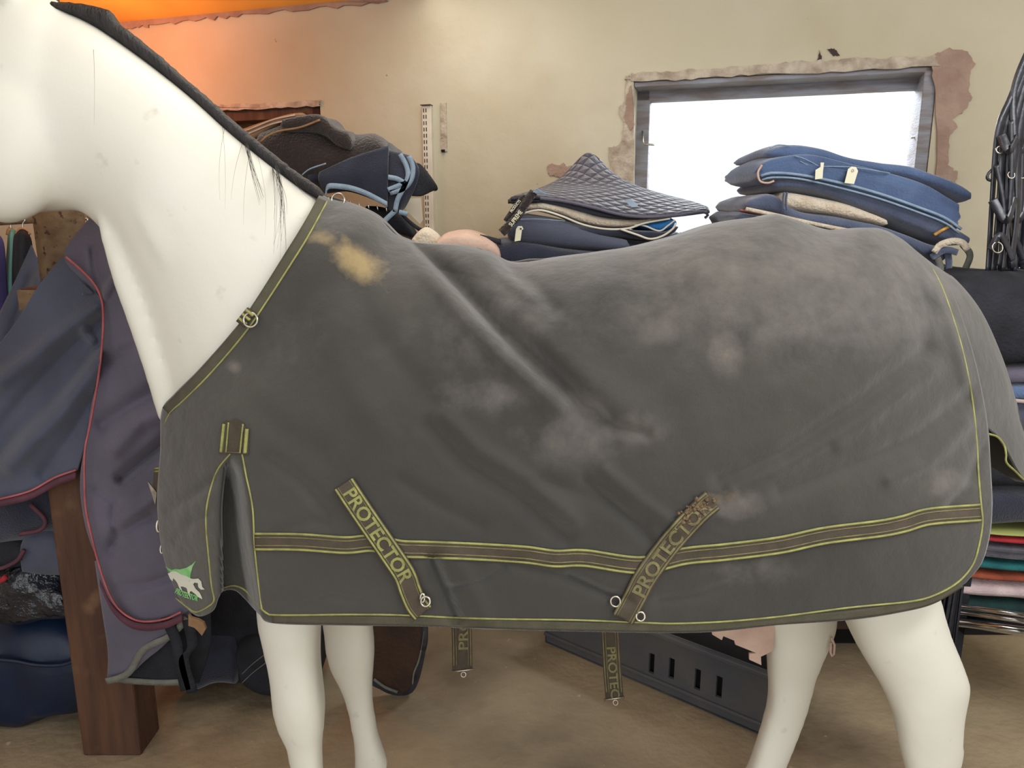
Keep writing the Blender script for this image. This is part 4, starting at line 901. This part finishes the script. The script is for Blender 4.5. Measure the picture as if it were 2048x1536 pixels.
def rslab(name, lab, prof, Yf, D, m, pips=(), cat='rug', layers=0, n=50, wob=.006, parts=()):
    e = thing(name, lab, cat, 'folded rugs piled before the window')
    slab('folds', prof, Yf, D, M[m], e, n, wob=wob, layers=layers)
    for ln, r_, mm in pips: pipe('piping', ln, Yf - .005, r_, M[mm], e)
    base(e, prof[len(prof) // 2][0], prof[len(prof) // 2][2], Yf + D / 2); return e
e = rslab('folded_rug', 'slate blue rug with two paper tags and pale double piping, topmost before the window',
      [(1518, 335, 352), (1530, 318, 362), (1560, 306, 366), (1620, 300, 370), (1680, 312, 384), (1740, 326, 400), (1800, 342, 420), (1860, 362, 440), (1900, 385, 462), (1925, 402, 474)], YR, .36, 'steelblue',
      [([(1522, 352), (1545, 346), (1600, 350), (1680, 366), (1760, 388), (1840, 416), (1890, 436), (1922, 458)], .0042, 'sky_trim'), ([(1524, 360), (1545, 355), (1600, 358), (1680, 376), (1760, 398), (1840, 426), (1890, 446), (1918, 466)], .003, 'sky_trim'),
       ([(1524, 330), (1516, 345), (1520, 362), (1535, 366), (1548, 362)], .003, 'inner'), ([(1600, 322), (1625, 332), (1700, 334), (1780, 346)], .0014, 'sky_trim'), ([(1590, 312), (1610, 318), (1640, 334)], .0014, 'sky_trim')], layers=3)
e = rslab('folded_rug', 'grey blue rug folded in a smooth curve on the very top of the window pile',
      [(1534, 298, 312), (1560, 288, 316), (1600, 284, 322), (1650, 292, 326), (1700, 308, 336), (1760, 318, 346), (1820, 328, 356), (1880, 346, 376), (1925, 366, 396), (1950, 386, 408)], YR + .02, .34, 'steelblue', [([(1540, 296), (1556, 290), (1580, 292)], .002, 'sky_trim')])
poly('cloth_end', [(1916, 366), (1935, 378), (1950, 394), (1952, 404), (1945, 410), (1922, 402)], YR + .0, M['steelblue'], e, .02)
e = rslab('folded_rug', 'dark navy rug below the slate blue one, sloping down to the right',
      [(1545, 360, 384), (1580, 358, 382), (1650, 364, 392), (1720, 378, 418), (1800, 402, 448), (1870, 430, 476), (1920, 456, 494), (1945, 476, 490)], YR + .01, .36, 'slate', [([(1868, 470), (1885, 460), (1905, 450)], .005, 'gold')])
e = thing('fleece_roll', 'cream fleece roll edge squeezed between the navy rugs before the window', 'fleece', None)
slab('fleece', [(1560, 384, 420), (1590, 384, 422), (1640, 392, 428), (1700, 404, 438), (1745, 422, 448), (1780, 440, 456)], YR + .015, .3, M['cream'], e, 30, wob=.005)
for q in (1568, 1574): pipe('tie', [(q, 384), (q - 2, 402), (q, 420)], YR + .005, .003, M['slate'], e)
base(e, 1660, 425, YR + .1)
e = rslab('folded_rug', 'navy rug under the cream fleece roll, its blunt end left of the roll',
      [(1490, 402, 418), (1505, 394, 424), (1545, 386, 430), (1600, 418, 446), (1700, 434, 466), (1780, 454, 486), (1850, 480, 512), (1900, 496, 530)], YR + .02, .34, 'slate',
      [([(1492, 418), (1540, 428), (1620, 446), (1700, 462), (1790, 480)], .006, 'cream')])
e = rslab('folded_rug', 'lowest navy rug of the window pile, lying just over the rump',
      [(1476, 418, 446), (1500, 422, 456), (1600, 440, 480), (1700, 462, 520), (1800, 490, 545), (1880, 520, 560), (1925, 540, 560)], YR + .04, .34, 'slate', [([(1480, 420), (1500, 424), (1540, 432)], .003, 'red_pipe')])
e = thing('halter', 'grey and cream webbing halter drooping at the right end of the window pile', 'halter')
for k, ln in enumerate(([(1868, 505), (1880, 490), (1905, 482), (1925, 486), (1935, 500)], [(1862, 515), (1890, 500), (1915, 505)], [(1872, 510), (1880, 530), (1882, 550)], [(1895, 500), (1898, 530), (1893, 552)], [(1925, 488), (1940, 510), (1930, 540)])):
    m_ = MB(); V = [P(a, b, YR - .02 + .01 * k) for a, b in cr(ln, 16)]
    wv = [(V[min(i + 1, 15)] - V[max(i - 1, 0)]).normalized().cross(Vector((0, 1, 0))).normalized() * .018 for i in range(16)]
    m_.ribbon(V, wv, .004); m_.build('strap', M['cream' if k == 0 else 'slate' if k % 2 else 'grey_trim'], e)
base(e, 1895, 552, YR)
for k, (pl, lab) in enumerate((([(1631, 340), (1641, 334), (1641, 325), (1648, 325), (1646, 342), (1645, 357), (1630, 359)], 'notched left paper tag on the slate blue rug'), ([(1696, 338), (1703, 333), (1712, 334), (1716, 342), (1708, 368), (1689, 366)], 'rounded right paper tag with an eyelet on the slate blue rug'))):
    e = thing('price_tag', lab, 'tag', 'paper tags on the slate blue rug'); poly('card', pl, YR - .018, M['paper'], e, .001)
    if k: bolt('eyelet', (1706, 341), .003, YR - .02, e, .001)
    base(e, pl[0][0], 360, YR - .018)

# ---- bridles hanging at the right edge
def bridle(lab, cx, seed, wdt, y1, Yb):
    e = thing('bridle', lab, 'bridle', 'black leather bridles hanging at the right edge'); rr = random.Random(seed)
    def strapl(pts, w_, nm):
        mb = MB(); V = [P(a, b, c) for a, b, c in cr(pts, 40)]
        wv = []
        for i in range(40):
            t = (V[min(i + 1, 39)] - V[max(i - 1, 0)]).normalized(); q = t.cross(Vector((math.sin(i * .12 + seed) * .5, 1, .1))).normalized(); wv.append(q * w_)
        mb.ribbon(V, wv, .004); return mb.build(nm, M['leather'], e)
    x = cx
    strapl([(2075, 60, Yb), (x + 6, 190, Yb), (x - wdt * .5, 260, Yb - .01), (x - wdt * .8, 400, Yb), (x - wdt, y1, Yb)], .016, 'cheekpiece')
    strapl([(2075, 60, Yb), (x + 10, 180, Yb), (x + wdt * .3, 300, Yb - .02), (x, 420, Yb), (x + wdt * .2, y1 - 10, Yb)], .016, 'cheekpiece')
    strapl([(x - wdt * .4, 270, Yb - .02), (x, 300, Yb - .04), (x + wdt * .4, 275, Yb - .02)], .022, 'browband')
    strapl([(x - wdt * .8, 400, Yb - .02), (x - 5, 440, Yb - .04), (x + wdt * .3, 395, Yb - .02)], .022, 'noseband')
    strapl([(2070, 80, Yb), (x - wdt * .1, 250, Yb), (x - wdt * .45, 400, Yb - .01), (x - wdt * .75, y1, Yb)], .020, 'cheekpiece')
    strapl([(2072, 80, Yb), (x + wdt * .2, 260, Yb), (x - wdt * .15, 420, Yb - .01), (x - wdt * .4, y1 - 6, Yb)], .020, 'headpiece')
    strapl([(2075, 90, Yb), (x + wdt * .5, 260, Yb), (x + wdt * .4, 420, Yb - .01), (x + wdt * .1, y1 - 20, Yb)], .020, 'headpiece')
    strapl([(x - wdt * .9, 500, Yb - .03), (x - wdt * .4, 470, Yb - .04), (x + wdt * .2, 520, Yb - .03)], .016, 'throat_lash')
    strapl([(x - wdt * .6, 330, Yb - .015), (x - wdt * .2, 430, Yb - .03), (x - wdt * .5, y1 - 14, Yb - .02)], .011, 'rein')
    strapl([(x + wdt * .1, 240, Yb - .025), (x + wdt * .1, 380, Yb - .035), (x - wdt * .3, y1 - 4, Yb - .02)], .011, 'rein')
    bolt('bit_ring', (x - wdt * .55, y1 - 50), .014, Yb - .04, e, .002); bolt('buckle', (x - wdt * .45, 300), .009, Yb - .03, e, .002); bolt('buckle', (x + wdt * .1, 350), .009, Yb - .035, e, .002)
    base(e, x, y1, Yb)
bridle('foremost black bridle, its straps fanning furthest to the left', 2018, 1, 42, 545, 2.10)
bridle('black bridle hanging behind the foremost one at the right edge', 2040, 4, 38, 550, 2.16)
bridle('rearmost black bridle, half cut by the right edge of the photo', 2062, 9, 44, 540, 2.22)
e = thing('lead_rope', 'thin black loop of leather dangling left of the bridles', 'strap')
mb = MB(); mb.tube([P(a, b, 2.12) for a, b in cr([(2040, 175), (2028, 205), (2030, 235), (2045, 248)], 20)], .004); mb.build('loop', M['leather'], e)
mb = MB(); mb.tube([P(a, b, 2.10) for a, b in cr([(2000, 318), (1988, 335), (1976, 348), (1975, 358), (1984, 360), (1994, 345), (2000, 325)], 24)], .004); mb.build('loop', M['leather'], e); base(e, 1984, 360, 2.1)

# ---- rack with piled rugs at the right edge
e = thing('rug_rack', 'low chrome rail rack on black posts carrying the coloured blankets', 'rack')
for (y, r_) in ((1216, .007), (1228, .007), (1248, .014)):
    a = P(1915, y - 4, 2.0); b = P(2300, y + 50, 1.8); mb = MB(); mb.tube([a, b], r_, 12); mb.build('rail', M['chrome'], e)
for (x, y, Y) in ((1921, 1300, 2.03), (2260, 1300, 1.86)):
    q = P(x, 1215, Y); mb = MB(); mb.box((q.x, q.y + .02, .25), (.045, .045, .5)); mb.build('post', M['black'], e, False, .004)
q0 = P(1915, 1205, 2.05); q1 = P(2300, 1205, 1.9); mb = MB(); mb.box(((q0.x + q1.x) / 2, 2.2, P(1980, 1246, 2.05).z), (q1.x - q0.x, .4, .02)); mb.build('shelf', M['dark'], e, False)
root_at(e, ((q0.x + q1.x) / 2, 2.1, 0))
stackr = [(1196, 1238, 'dkgreen', 'bottle green blanket, lowest on the chrome rack'), (1160, 1200, 'pale', 'pale pink blanket with a drooping edge, second from the bottom on the rack'), (1140, 1162, 'rustc', 'rust brown blanket in the stack on the chrome rack'), (1118, 1141, 'teal', 'teal blanket in the stack on the chrome rack'), (1084, 1119, 'grey', 'grey striped blanket in the stack on the chrome rack'), (1066, 1086, 'red', 'bright red blanket near the top of the rack stack'), (1058, 1068, 'lime', 'thin lime coloured blanket above the red one')]
for t, b, m_, lab in stackr:
    e = thing('blanket', lab, 'blanket', 'coloured blankets on the chrome rack')
    slab('folds', [(1900, t - 3, b - 3), (1960, t, b), (2040, t + 8, b + 8), (2150, t + 18, b + 20)], 2.03, .32, M[m_], e, 24, wob=.004, layers=1 if m_ != 'grey' else 2); base(e, 2000, b, 2.2)
for t, b, m_, lab, x_ in ((985, 1058, 'navy', 'dark navy rug bundle above the coloured blankets', 1960), (880, 985, 'black', 'black rug bundle seen through the gap behind the rump', 1960), (800, 884, 'navy_grey', 'slate rug folded below the blue striped one at the right edge', 1990), (770, 803, 'steelblue', 'blue rug with a white edge stripe at the right edge', 2000), (735, 772, 'purple_grey', 'grey rug folded under the big black rug at the right edge', 1990)):
    e = thing('folded_rug', lab, 'rug', 'rugs piled at the right edge')
    slab('folds', [(x_, t, b), (2040, t + 2, b + 2), (2180, t + 6, b + 8)], 2.02, .34, M[m_], e, 24, wob=.006)
    if m_ == 'steelblue': pipe('piping', [(2010, 799), (2050, 803), (2120, 806)], 2.01, .006, M['pale'], e)
    base(e, 2060, b, 2.2)
e = thing('folded_rug', 'big black fleece rug heaped below the hanging bridles', 'rug', 'rugs piled at the right edge')
slab('folds', [(1905, 560, 740), (1935, 548, 738), (1990, 544, 738), (2050, 546, 740), (2180, 550, 742)], 2.0, .36, M['black'], e, 40, wob=.016, e=.4); base(e, 2020, 738, 2.2)

# ---- under the belly: crate and saddle
def fl(px, py):       # floor point under a pixel
    a = (px - 1024) / F; b = (768 - py) / F; k = -CH / (-sp_ + b * cp); return Vector((a * k, (cp + b * sp_) * k, 0))
e = thing('plastic_crate', 'long grey plastic crate with four tall slots on the concrete behind the hind legs', 'crate')
A = fl(1090, 1285); B = fl(1560, 1488); ux = (B - A).normalized(); uy = Vector((-ux.y, ux.x, 0)); Lc = (B - A).length; Hc = .215; Dc = .22
CM = Matrix(((ux.x, uy.x, 0, A.x), (ux.y, uy.y, 0, A.y), (0, 0, 1, 0), (0, 0, 0, 1)))
slots = []
for (x, y) in ((1303, 1327), (1343, 1337), (1395, 1359), (1438, 1374)):
    lo, hi = 0, 1
    for _ in range(40):
        m = (lo + hi) / 2; q = A.lerp(B, m); q = q / q.y
        r_ = P(x, y, 1.0) - Vector((0, 0, CH))
        if q.x < r_.x / r_.y: lo = m
        else: hi = m
    q = A.lerp(B, lo); r_ = P(x, y, q.y); slots.append((lo * Lc, r_.z))
mb = MB(); xs = [0] + sorted([s + d for s, z in slots for d in (-.010, .010)]) + [Lc]
for i in range(len(xs) - 1):
    w_ = xs[i + 1] - xs[i]; c = (xs[i] + xs[i + 1]) / 2
    if i % 2 == 1:
        z = slots[i // 2][1]; z0_, z1_ = z - .036, z + .036
        mb.box((c, .005, z0_ / 2), (w_, .01, z0_), CM); mb.box((c, .005, (z1_ + Hc) / 2), (w_, .01, Hc - z1_), CM)
    else: mb.box((c, .005, Hc / 2), (w_, .01, Hc), CM)
mb.build('front_panel', M['crate'], e, False)
mb = MB(); mb.box((Lc / 2, Dc, Hc / 2), (Lc, .01, Hc), CM); mb.box((.005, Dc / 2, Hc / 2), (.01, Dc, Hc), CM); mb.box((Lc - .005, Dc / 2, Hc / 2), (.01, Dc, Hc), CM); mb.box((Lc / 2, Dc / 2, .006), (Lc, Dc, .012), CM); mb.build('shell', M['crate'], e, False, .003)
mb = MB(); mb.box((Lc / 2, -.006, Hc - .008), (Lc + .02, .02, .016), CM); mb.box((Lc / 2, -.004, .04), (Lc, .012, .012), CM); mb.build('rim', M['crate'], e, False, .003)
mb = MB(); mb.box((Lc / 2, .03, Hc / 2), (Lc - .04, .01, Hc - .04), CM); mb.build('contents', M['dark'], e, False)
root_at(e, (A + B) / 2)
e = thing('saddle', 'dark brown leather saddle flap hanging low behind the far front leg', 'saddle')
def flap(nm, pts, Y, m, th):
    o = poly(nm, pts, Y, m, e, th); bv = o.modifiers.new('b', 'BEVEL'); bv.width = .004; bv.segments = 2; return o
flap('flap', [(q[0], q[1]) for q in cr([(735, 1180), (733, 1260), (740, 1330), (752, 1362), (790, 1384), (818, 1376), (832, 1340), (843, 1290), (846, 1240), (840, 1180)], 50)], 2.16, M['saddle'], .012)
flap('sweat_flap', [(q[0], q[1]) for q in cr([(728, 1180), (735, 1345), (760, 1376), (796, 1389), (828, 1380), (846, 1330), (854, 1270), (850, 1180)], 50)], 2.18, M['leather'], .014)
pipe('edge', [(748, 1358), (770, 1374), (795, 1384)], 2.15, .005, M['grey_trim'], e); pipe('edge', [(825, 1368), (828, 1345), (836, 1325), (842, 1300), (848, 1262)], 2.15, .003, M['grey_trim'], e)
slab('seat', [(690, 1120, 1180), (760, 1140, 1200), (830, 1135, 1200), (900, 1100, 1170)], 2.05, .35, M['saddle'], e, 24)
mb = MB(); mb.ribbon([P(a, b, 2.15) for a, b in cr([(846, 1180), (850, 1270), (846, 1300)], 12)], Vector((.02, 0, 0)), .005); mb.build('girth_strap', M['leather'], e)
base(e, 795, 1389, 2.12)

# ---- left: post, column, hanging rug and heap
e = thing('timber_post', 'brown painted timber post standing on the concrete at the left', 'post')
ba = fl(166, 1512); bb = fl(282, 1512); zt = P(60, 576, ba.y).z; wpt = bb.x - ba.x
mb = MB(); mb.box(((ba.x + bb.x) / 2, ba.y + .06, zt / 2), (wpt, .12, zt)); mb.build('post', M['wood_dk'], e, False, .006)
mb = MB(); mb.box(((ba.x + bb.x) / 2, ba.y + .002, zt - .03), (wpt + .01, .012, .05)); mb.build('collar', M['rust'], e, False)
root_at(e, ((ba.x + bb.x) / 2, ba.y + .06, 0)); PX = (ba.x + bb.x) / 2; PYc = ba.y + .07
e = thing('steel_column', 'round rusty steel column rising from the timber post', 'column')
mb = MB(); mb.tube([(PX - .004, PYc, z) for z in np.linspace(zt, CEIL + .25, 8)], .058, 32); mb.build('column_shaft', M['rust'], e); root_at(e, (PX, PYc, zt))

e = thing('hanging_rug', 'purple grey canvas horse rug with faded red piping, draped over the post at the left', 'horse rug')
YP = ba.y - .05
FB = [([(205, 600), (230, 560), (262, 540)], 8, .010), ([(205, 600), (190, 545), (185, 500)], 7, -.006), ([(210, 850), (280, 800), (330, 770)], 20, -.016), ([(215, 720), (270, 680), (330, 620)], 14, -.012), ([(235, 700), (300, 660), (340, 640)], 12, .01),
      ([(245, 955), (290, 915), (330, 880)], 12, -.024), ([(230, 900), (280, 840), (330, 820)], 18, .014), ([(220, 1100), (240, 1060), (300, 1030)], 14, -.010), ([(225, 1060), (280, 1020), (320, 980)], 12, .010), ([(200, 980), (235, 1000), (230, 1080)], 12, -.008), ([(240, 1180), (300, 1170), (360, 1150)], 10, -.008)]
lt = patch('right_panel', [[(188, 425, YP), (260, 425, YP), (345, 425, YP)], [(132, 512, YP), (230, 512, YP - .01), (350, 512, YP)], [(203, 600, YP - .01), (270, 600, YP - .03), (360, 600, YP)], [(206, 700, YP), (280, 700, YP - .02), (370, 700, YP)], [(176, 860, YP), (270, 860, YP - .02), (370, 860, YP)],
      [(165, 960, YP), (270, 960, YP - .02), (380, 960, YP)], [(176, 1060, YP), (275, 1070, YP - .02), (390, 1070, YP)], [(208, 1150, YP), (290, 1180, YP - .02), (400, 1150, YP)], [(240, 1225, YP), (310, 1256, YP - .01), (400, 1212, YP)]], M['purple_grey'], e, 110, 190, .005, [(l_, w_, a_ * 1.9) for l_, w_, a_ in FB], wob=.006)
FA = [([(205, 640), (120, 720), (0, 860)], 22, -.018), ([(190, 620), (100, 680), (0, 760)], 18, .016), ([(200, 720), (120, 830), (20, 930)], 20, .016), ([(195, 690), (100, 800), (0, 900)], 18, -.014), ([(190, 800), (140, 880), (90, 950)], 18, -.012), ([(170, 660), (185, 680)], 10, .014)]
patch('left_panel', [[(128, 514, YP), (165, 545, YP), (206, 602, YP - .012)], [(60, 602, YP), (130, 640, YP), (205, 690, YP - .006)], [(0, 684, YP + .02), (90, 760, YP), (186, 800, YP + .004)], [(-70, 790, YP + .04), (40, 870, YP + .01), (170, 890, YP + .005)], [(-90, 1024, YP + .05), (20, 998, YP + .02), (158, 940, YP + .008)]], M['navy_grey'], e, 110, 140, .005, [(l_, w_, a_ * 1.7) for l_, w_, a_ in FA], wob=.006)
pipe('red_piping', [(132, 514), (160, 538), (186, 565), (200, 590), (206, 620), (205, 680), (196, 760), (180, 850), (170, 900), (169, 960), (172, 1020), (185, 1080), (198, 1130), (215, 1180), (235, 1215), (262, 1236), (290, 1243), (330, 1238), (362, 1224)], YP - .026, .0028, M['red_pipe'], e, 130)
pipe('red_piping', [(-20, 1002), (0, 998), (60, 982), (110, 955), (152, 940)], YP - .004, .0028, M['red_pipe'], e, 50)
mb = MB(); c = cr([(-20, 1010), (0, 1006), (60, 992), (110, 966), (152, 950)], 40); mb.ribbon([P(a, b, YP + .002) for a, b in c], Vector((0, 0, .018)), .008); mb.build('binding', M['red_trim'], e)
mb = MB(); c = cr([(200, 1165), (222, 1212), (255, 1244), (290, 1254), (330, 1250), (365, 1236)], 40); mb.ribbon([P(a, b, YP - .028) for a, b in c], Vector((0, .004, .018)), .008); mb.build('binding', M['red_trim'], e)
patch('buckle_patch', [[(160, 560, YP - .02), (186, 585, YP - .02)], [(165, 590, YP - .02), (186, 588, YP - .02)]], M['navy_grey'], e, 6, 4, .003)
base(e, 250, 1250, YP)
# rug with grey trim below
e = thing('hanging_rug', 'slate rug with broad grey trim hanging below the red piped rug', 'horse rug')
patch('rug_panel', [[(190, 1120, YP + .01), (270, 1120, YP - .01), (400, 1120, YP + .01)], [(205, 1220, YP + .01), (290, 1230, YP - .012), (400, 1200, YP + .01)], [(215, 1300, YP + .01), (270, 1310, YP - .01), (340, 1280, YP)], [(215, 1365, YP + .01), (255, 1352, YP), (290, 1318, YP)]], M['purple_grey'], e, 40, 50, .005, wob=.004)
mb = MB(); V = [P(a, b, YP - .012) for a, b in cr([(213, 1362), (240, 1355), (262, 1340), (282, 1305), (305, 1288), (335, 1275), (358, 1255), (372, 1235)], 40)]
wv = [(V[min(i + 1, 39)] - V[max(i - 1, 0)]).normalized().cross(Vector((0, 1, 0))).normalized() * .018 for i in range(40)]
mb.ribbon(V, wv, .006); mb.build('trim', M['grey_trim'], e)
patch('back_panel', [[(225, 1200, YP + .03), (320, 1200, YP + .03), (420, 1200, YP + .03)], [(220, 1300, YP + .03), (320, 1300, YP + .02), (420, 1290, YP + .03)], [(225, 1360, YP + .03), (300, 1368, YP + .03), (400, 1366, YP + .03)]], M['black'], e, 30, 30, .005, wob=.006)
mb = MB(); c = cr([(226, 1358), (270, 1362), (330, 1365), (378, 1362)], 30); mb.ribbon([P(a, b, YP + .02) for a, b in c], Vector((0, 0, .017)), .006); mb.build('trim', M['grey_trim'], e)
for ln in ([(330, 1235), (352, 1280), (358, 1320), (372, 1380)], [(375, 1240), (385, 1290), (368, 1320), (385, 1385)]):
    mb = MB(); mb.ribbon([P(a, b, YP - .02) for a, b in cr(ln, 24)], Vector((.028, 0, .008)), .004); mb.build('webbing_strap', M['black'], e)
base(e, 300, 1370, YP)
e = thing('leather_tab', 'small tan leather tab poking out below the emblem corner of the charcoal rug', 'leather tab')
poly('tab', [(378, 1228), (384, 1234), (398, 1238), (408, 1244), (413, 1256), (405, 1270), (398, 1262), (390, 1254), (378, 1250)], YP - .06, M['tan'], e, .008); base(e, 398, 1268, YP - .06)
for k, (prof, Yf, m_, lab) in enumerate((([(395, 1150, 1376), (440, 1150, 1384), (490, 1150, 1386), (530, 1160, 1380)], 2.16, 'black', 'black coat heaped behind the near front leg'),
    ([(470, 1300, 1370), (500, 1290, 1400), (540, 1300, 1414), (600, 1300, 1412), (620, 1310, 1400)], 2.10, 'black', 'black holdall with grey stitching on the floor beside the near front leg'),
    ([(330, 1280, 1375), (370, 1270, 1392), (420, 1280, 1380), (470, 1280, 1380)], 2.13, 'navy', 'dark navy cloth sagging to the floor behind the webbing straps'))):
    e = thing(('coat', 'holdall', 'cloth_heap')[k], lab, ('coat', 'bag', 'cloth')[k]); slab('cloth' if k != 1 else 'body', prof, Yf, .25, M[m_], e, 30, wob=.012, e=.5)
    if k == 1:
        for d in (0, 18): pipe('stitching', [(484, 1348 + d), (505, 1328 + d), (535, 1305 + d)], Yf - .008, .0015, M['grey_trim'], e)
    base(e, prof[1][0], prof[1][2], Yf + .12)
# heap at the far left
e = thing('plastic_bag', 'dark blue plastic sack slumped on the concrete in the lower left corner', 'bag')
f0 = fl(40, 1470).y
slab('sack', [(-120, 1280, 1500), (-60, 1262, 1492), (0, 1256, 1486), (70, 1256, 1470), (130, 1270, 1455), (160, 1300, 1440)], f0 - .02, .42, M['bluebag'], e, 40, wob=.02, e=.6)
mb = MB(); mb.tube([P(a, b, f0 - .03) for a, b in cr([(-20, 1318), (30, 1322), (75, 1330), (120, 1330), (150, 1322)], 30)], .006); mb.build('fold_rim', M['bluebag'], e)
base(e, 20, 1480, f0 + .2)
e = thing('wrapped_parcel', 'dark parcel in shiny crinkled clear plastic on top of the blue sack', 'parcel')
slab('parcel', [(-60, 1170, 1265), (-10, 1150, 1270), (30, 1135, 1268), (70, 1150, 1262), (110, 1170, 1260), (125, 1200, 1258)], f0 - .05, .34, M['plastic'], e, 60, wob=.022, e=.6)
base(e, 30, 1268, f0 + .1)
for k, (prof, m_, lab) in enumerate((([(-80, 1000, 1110), (0, 985, 1100), (60, 960, 1090), (110, 960, 1085), (150, 990, 1080)], 'navy', 'dark navy rug heaped under the red bound edge at the left'),
    ([(40, 1075, 1165), (60, 1065, 1170), (100, 1058, 1170), (125, 1080, 1172)], 'navy_grey', 'grey folded cloth wedged against the timber post'),
    ([(-80, 1085, 1150), (-20, 1080, 1150), (30, 1085, 1145), (50, 1095, 1140)], 'black', 'black rug with maroon edge lying over the shiny parcel'))):
    e = thing(('folded_rug', 'folded_cloth', 'folded_rug')[k], lab, ('rug', 'cloth', 'rug')[k]); slab('folds', prof, f0 - .03, .36, M[m_], e, 36, wob=.014)
    if k == 2: pipe('edge_binding', [(-20, 1142), (10, 1134), (35, 1120), (48, 1100)], f0 - .045, .006, M['red_trim'], e); pipe('edge_binding', [(-20, 1160), (0, 1162), (12, 1154)], f0 - .06, .008, M['red'], e)
    if k == 0: pipe('edge_binding', [(60, 1008), (90, 1040), (80, 1060), (40, 1068)], f0 - .045, .006, M['red_trim'], e)
    base(e, prof[1][0], prof[1][2], f0 + .1)
e = thing('hanging_rug', 'dark navy rug hanging behind the column at the left edge', 'horse rug')
patch('rug_panel', [[(62, 490, 2.18), (80, 520, 2.18), (130, 520, 2.2)], [(30, 560, 2.16), (70, 600, 2.15), (140, 600, 2.2)], [(-10, 650, 2.16), (50, 720, 2.13), (150, 700, 2.2)], [(-60, 800, 2.16), (30, 840, 2.14), (150, 850, 2.2)], [(-80, 1010, 2.16), (30, 1010, 2.14), (150, 1000, 2.2)]], M['navy_grey'], e, 40, 60, .006, [([(60, 560), (20, 680), (-20, 800)], 14, -.02), ([(75, 560), (50, 700), (40, 900)], 14, .02)], wob=.006)
base(e, 30, 1010, 2.16)
# clothes on a rail, far left
e = thing('clothes_rail', 'wooden clothes rail behind the column under the jaw', 'clothes rail')
YC = 2.6
mb = MB(); mb.tube([P(-160, 452, YC), P(300, 425, YC)], .014, 12); mb.build('rail', M['rust'], e)
for x in (-140, 285):
    q = P(x, 440, YC); mb = MB(); mb.box((q.x, q.y, q.z / 2 + .005), (.03, .03, q.z + .01)); mb.build('upright', M['rust'], e, False)
base(e, 70, 440, YC)
for k, (x, m_, lab, w_) in enumerate(((-70, 'dkgreen', 'dark green garment, leftmost on the rail under the jaw', 60), (-22, 'purple', 'purple garment hanging at the left edge under the jaw', 62), (22, 'mint', 'pale mint garment beside the purple one', 18), (46, 'black', 'black garment hanging just left of the column', 40), (110, 'navy', 'dark navy garment hanging behind the column', 70), (172, 'black', 'black garment hanging between column and white neck', 60))):
    e = thing('garment', lab, 'garment', 'garments on the rail under the jaw'); Y0 = YC - .06 * (k % 2)
    patch('cloth', [[(x - w_ * .2, 466, Y0), (x, 462, Y0 - .02), (x + w_ * .2, 466, Y0)], [(x - w_ * .4, 490, Y0), (x, 490, Y0 - .05), (x + w_ * .45, 500, Y0)], [(x - w_ * .5, 640, Y0), (x, 640, Y0 - .06), (x + w_ * .6, 640, Y0)], [(x - w_ * .5, 820, Y0), (x, 820, Y0 - .06), (x + w_ * .7, 820, Y0)]], M[m_], e, 24, 30, .012, wob=.012, seed=k)
    mb = MB(); mb.tube([P(a, b, Y0) for a, b in cr([(x - w_ * .3, 470), (x - 2, 458), (x + w_ * .3, 470)], 12)], .008, 8); h = mb.build('hanger', M['woodlt'], e)
    mb = MB(); mb.tube([P(a, b, Y0) for a, b in cr([(x, 459), (x, 447), (x + 4, 441), (x, 436), (x - 4, 440)], 14)], .0025, 6); mb.build('hook', M['chrome'], h)
    base(e, x, 820, Y0)
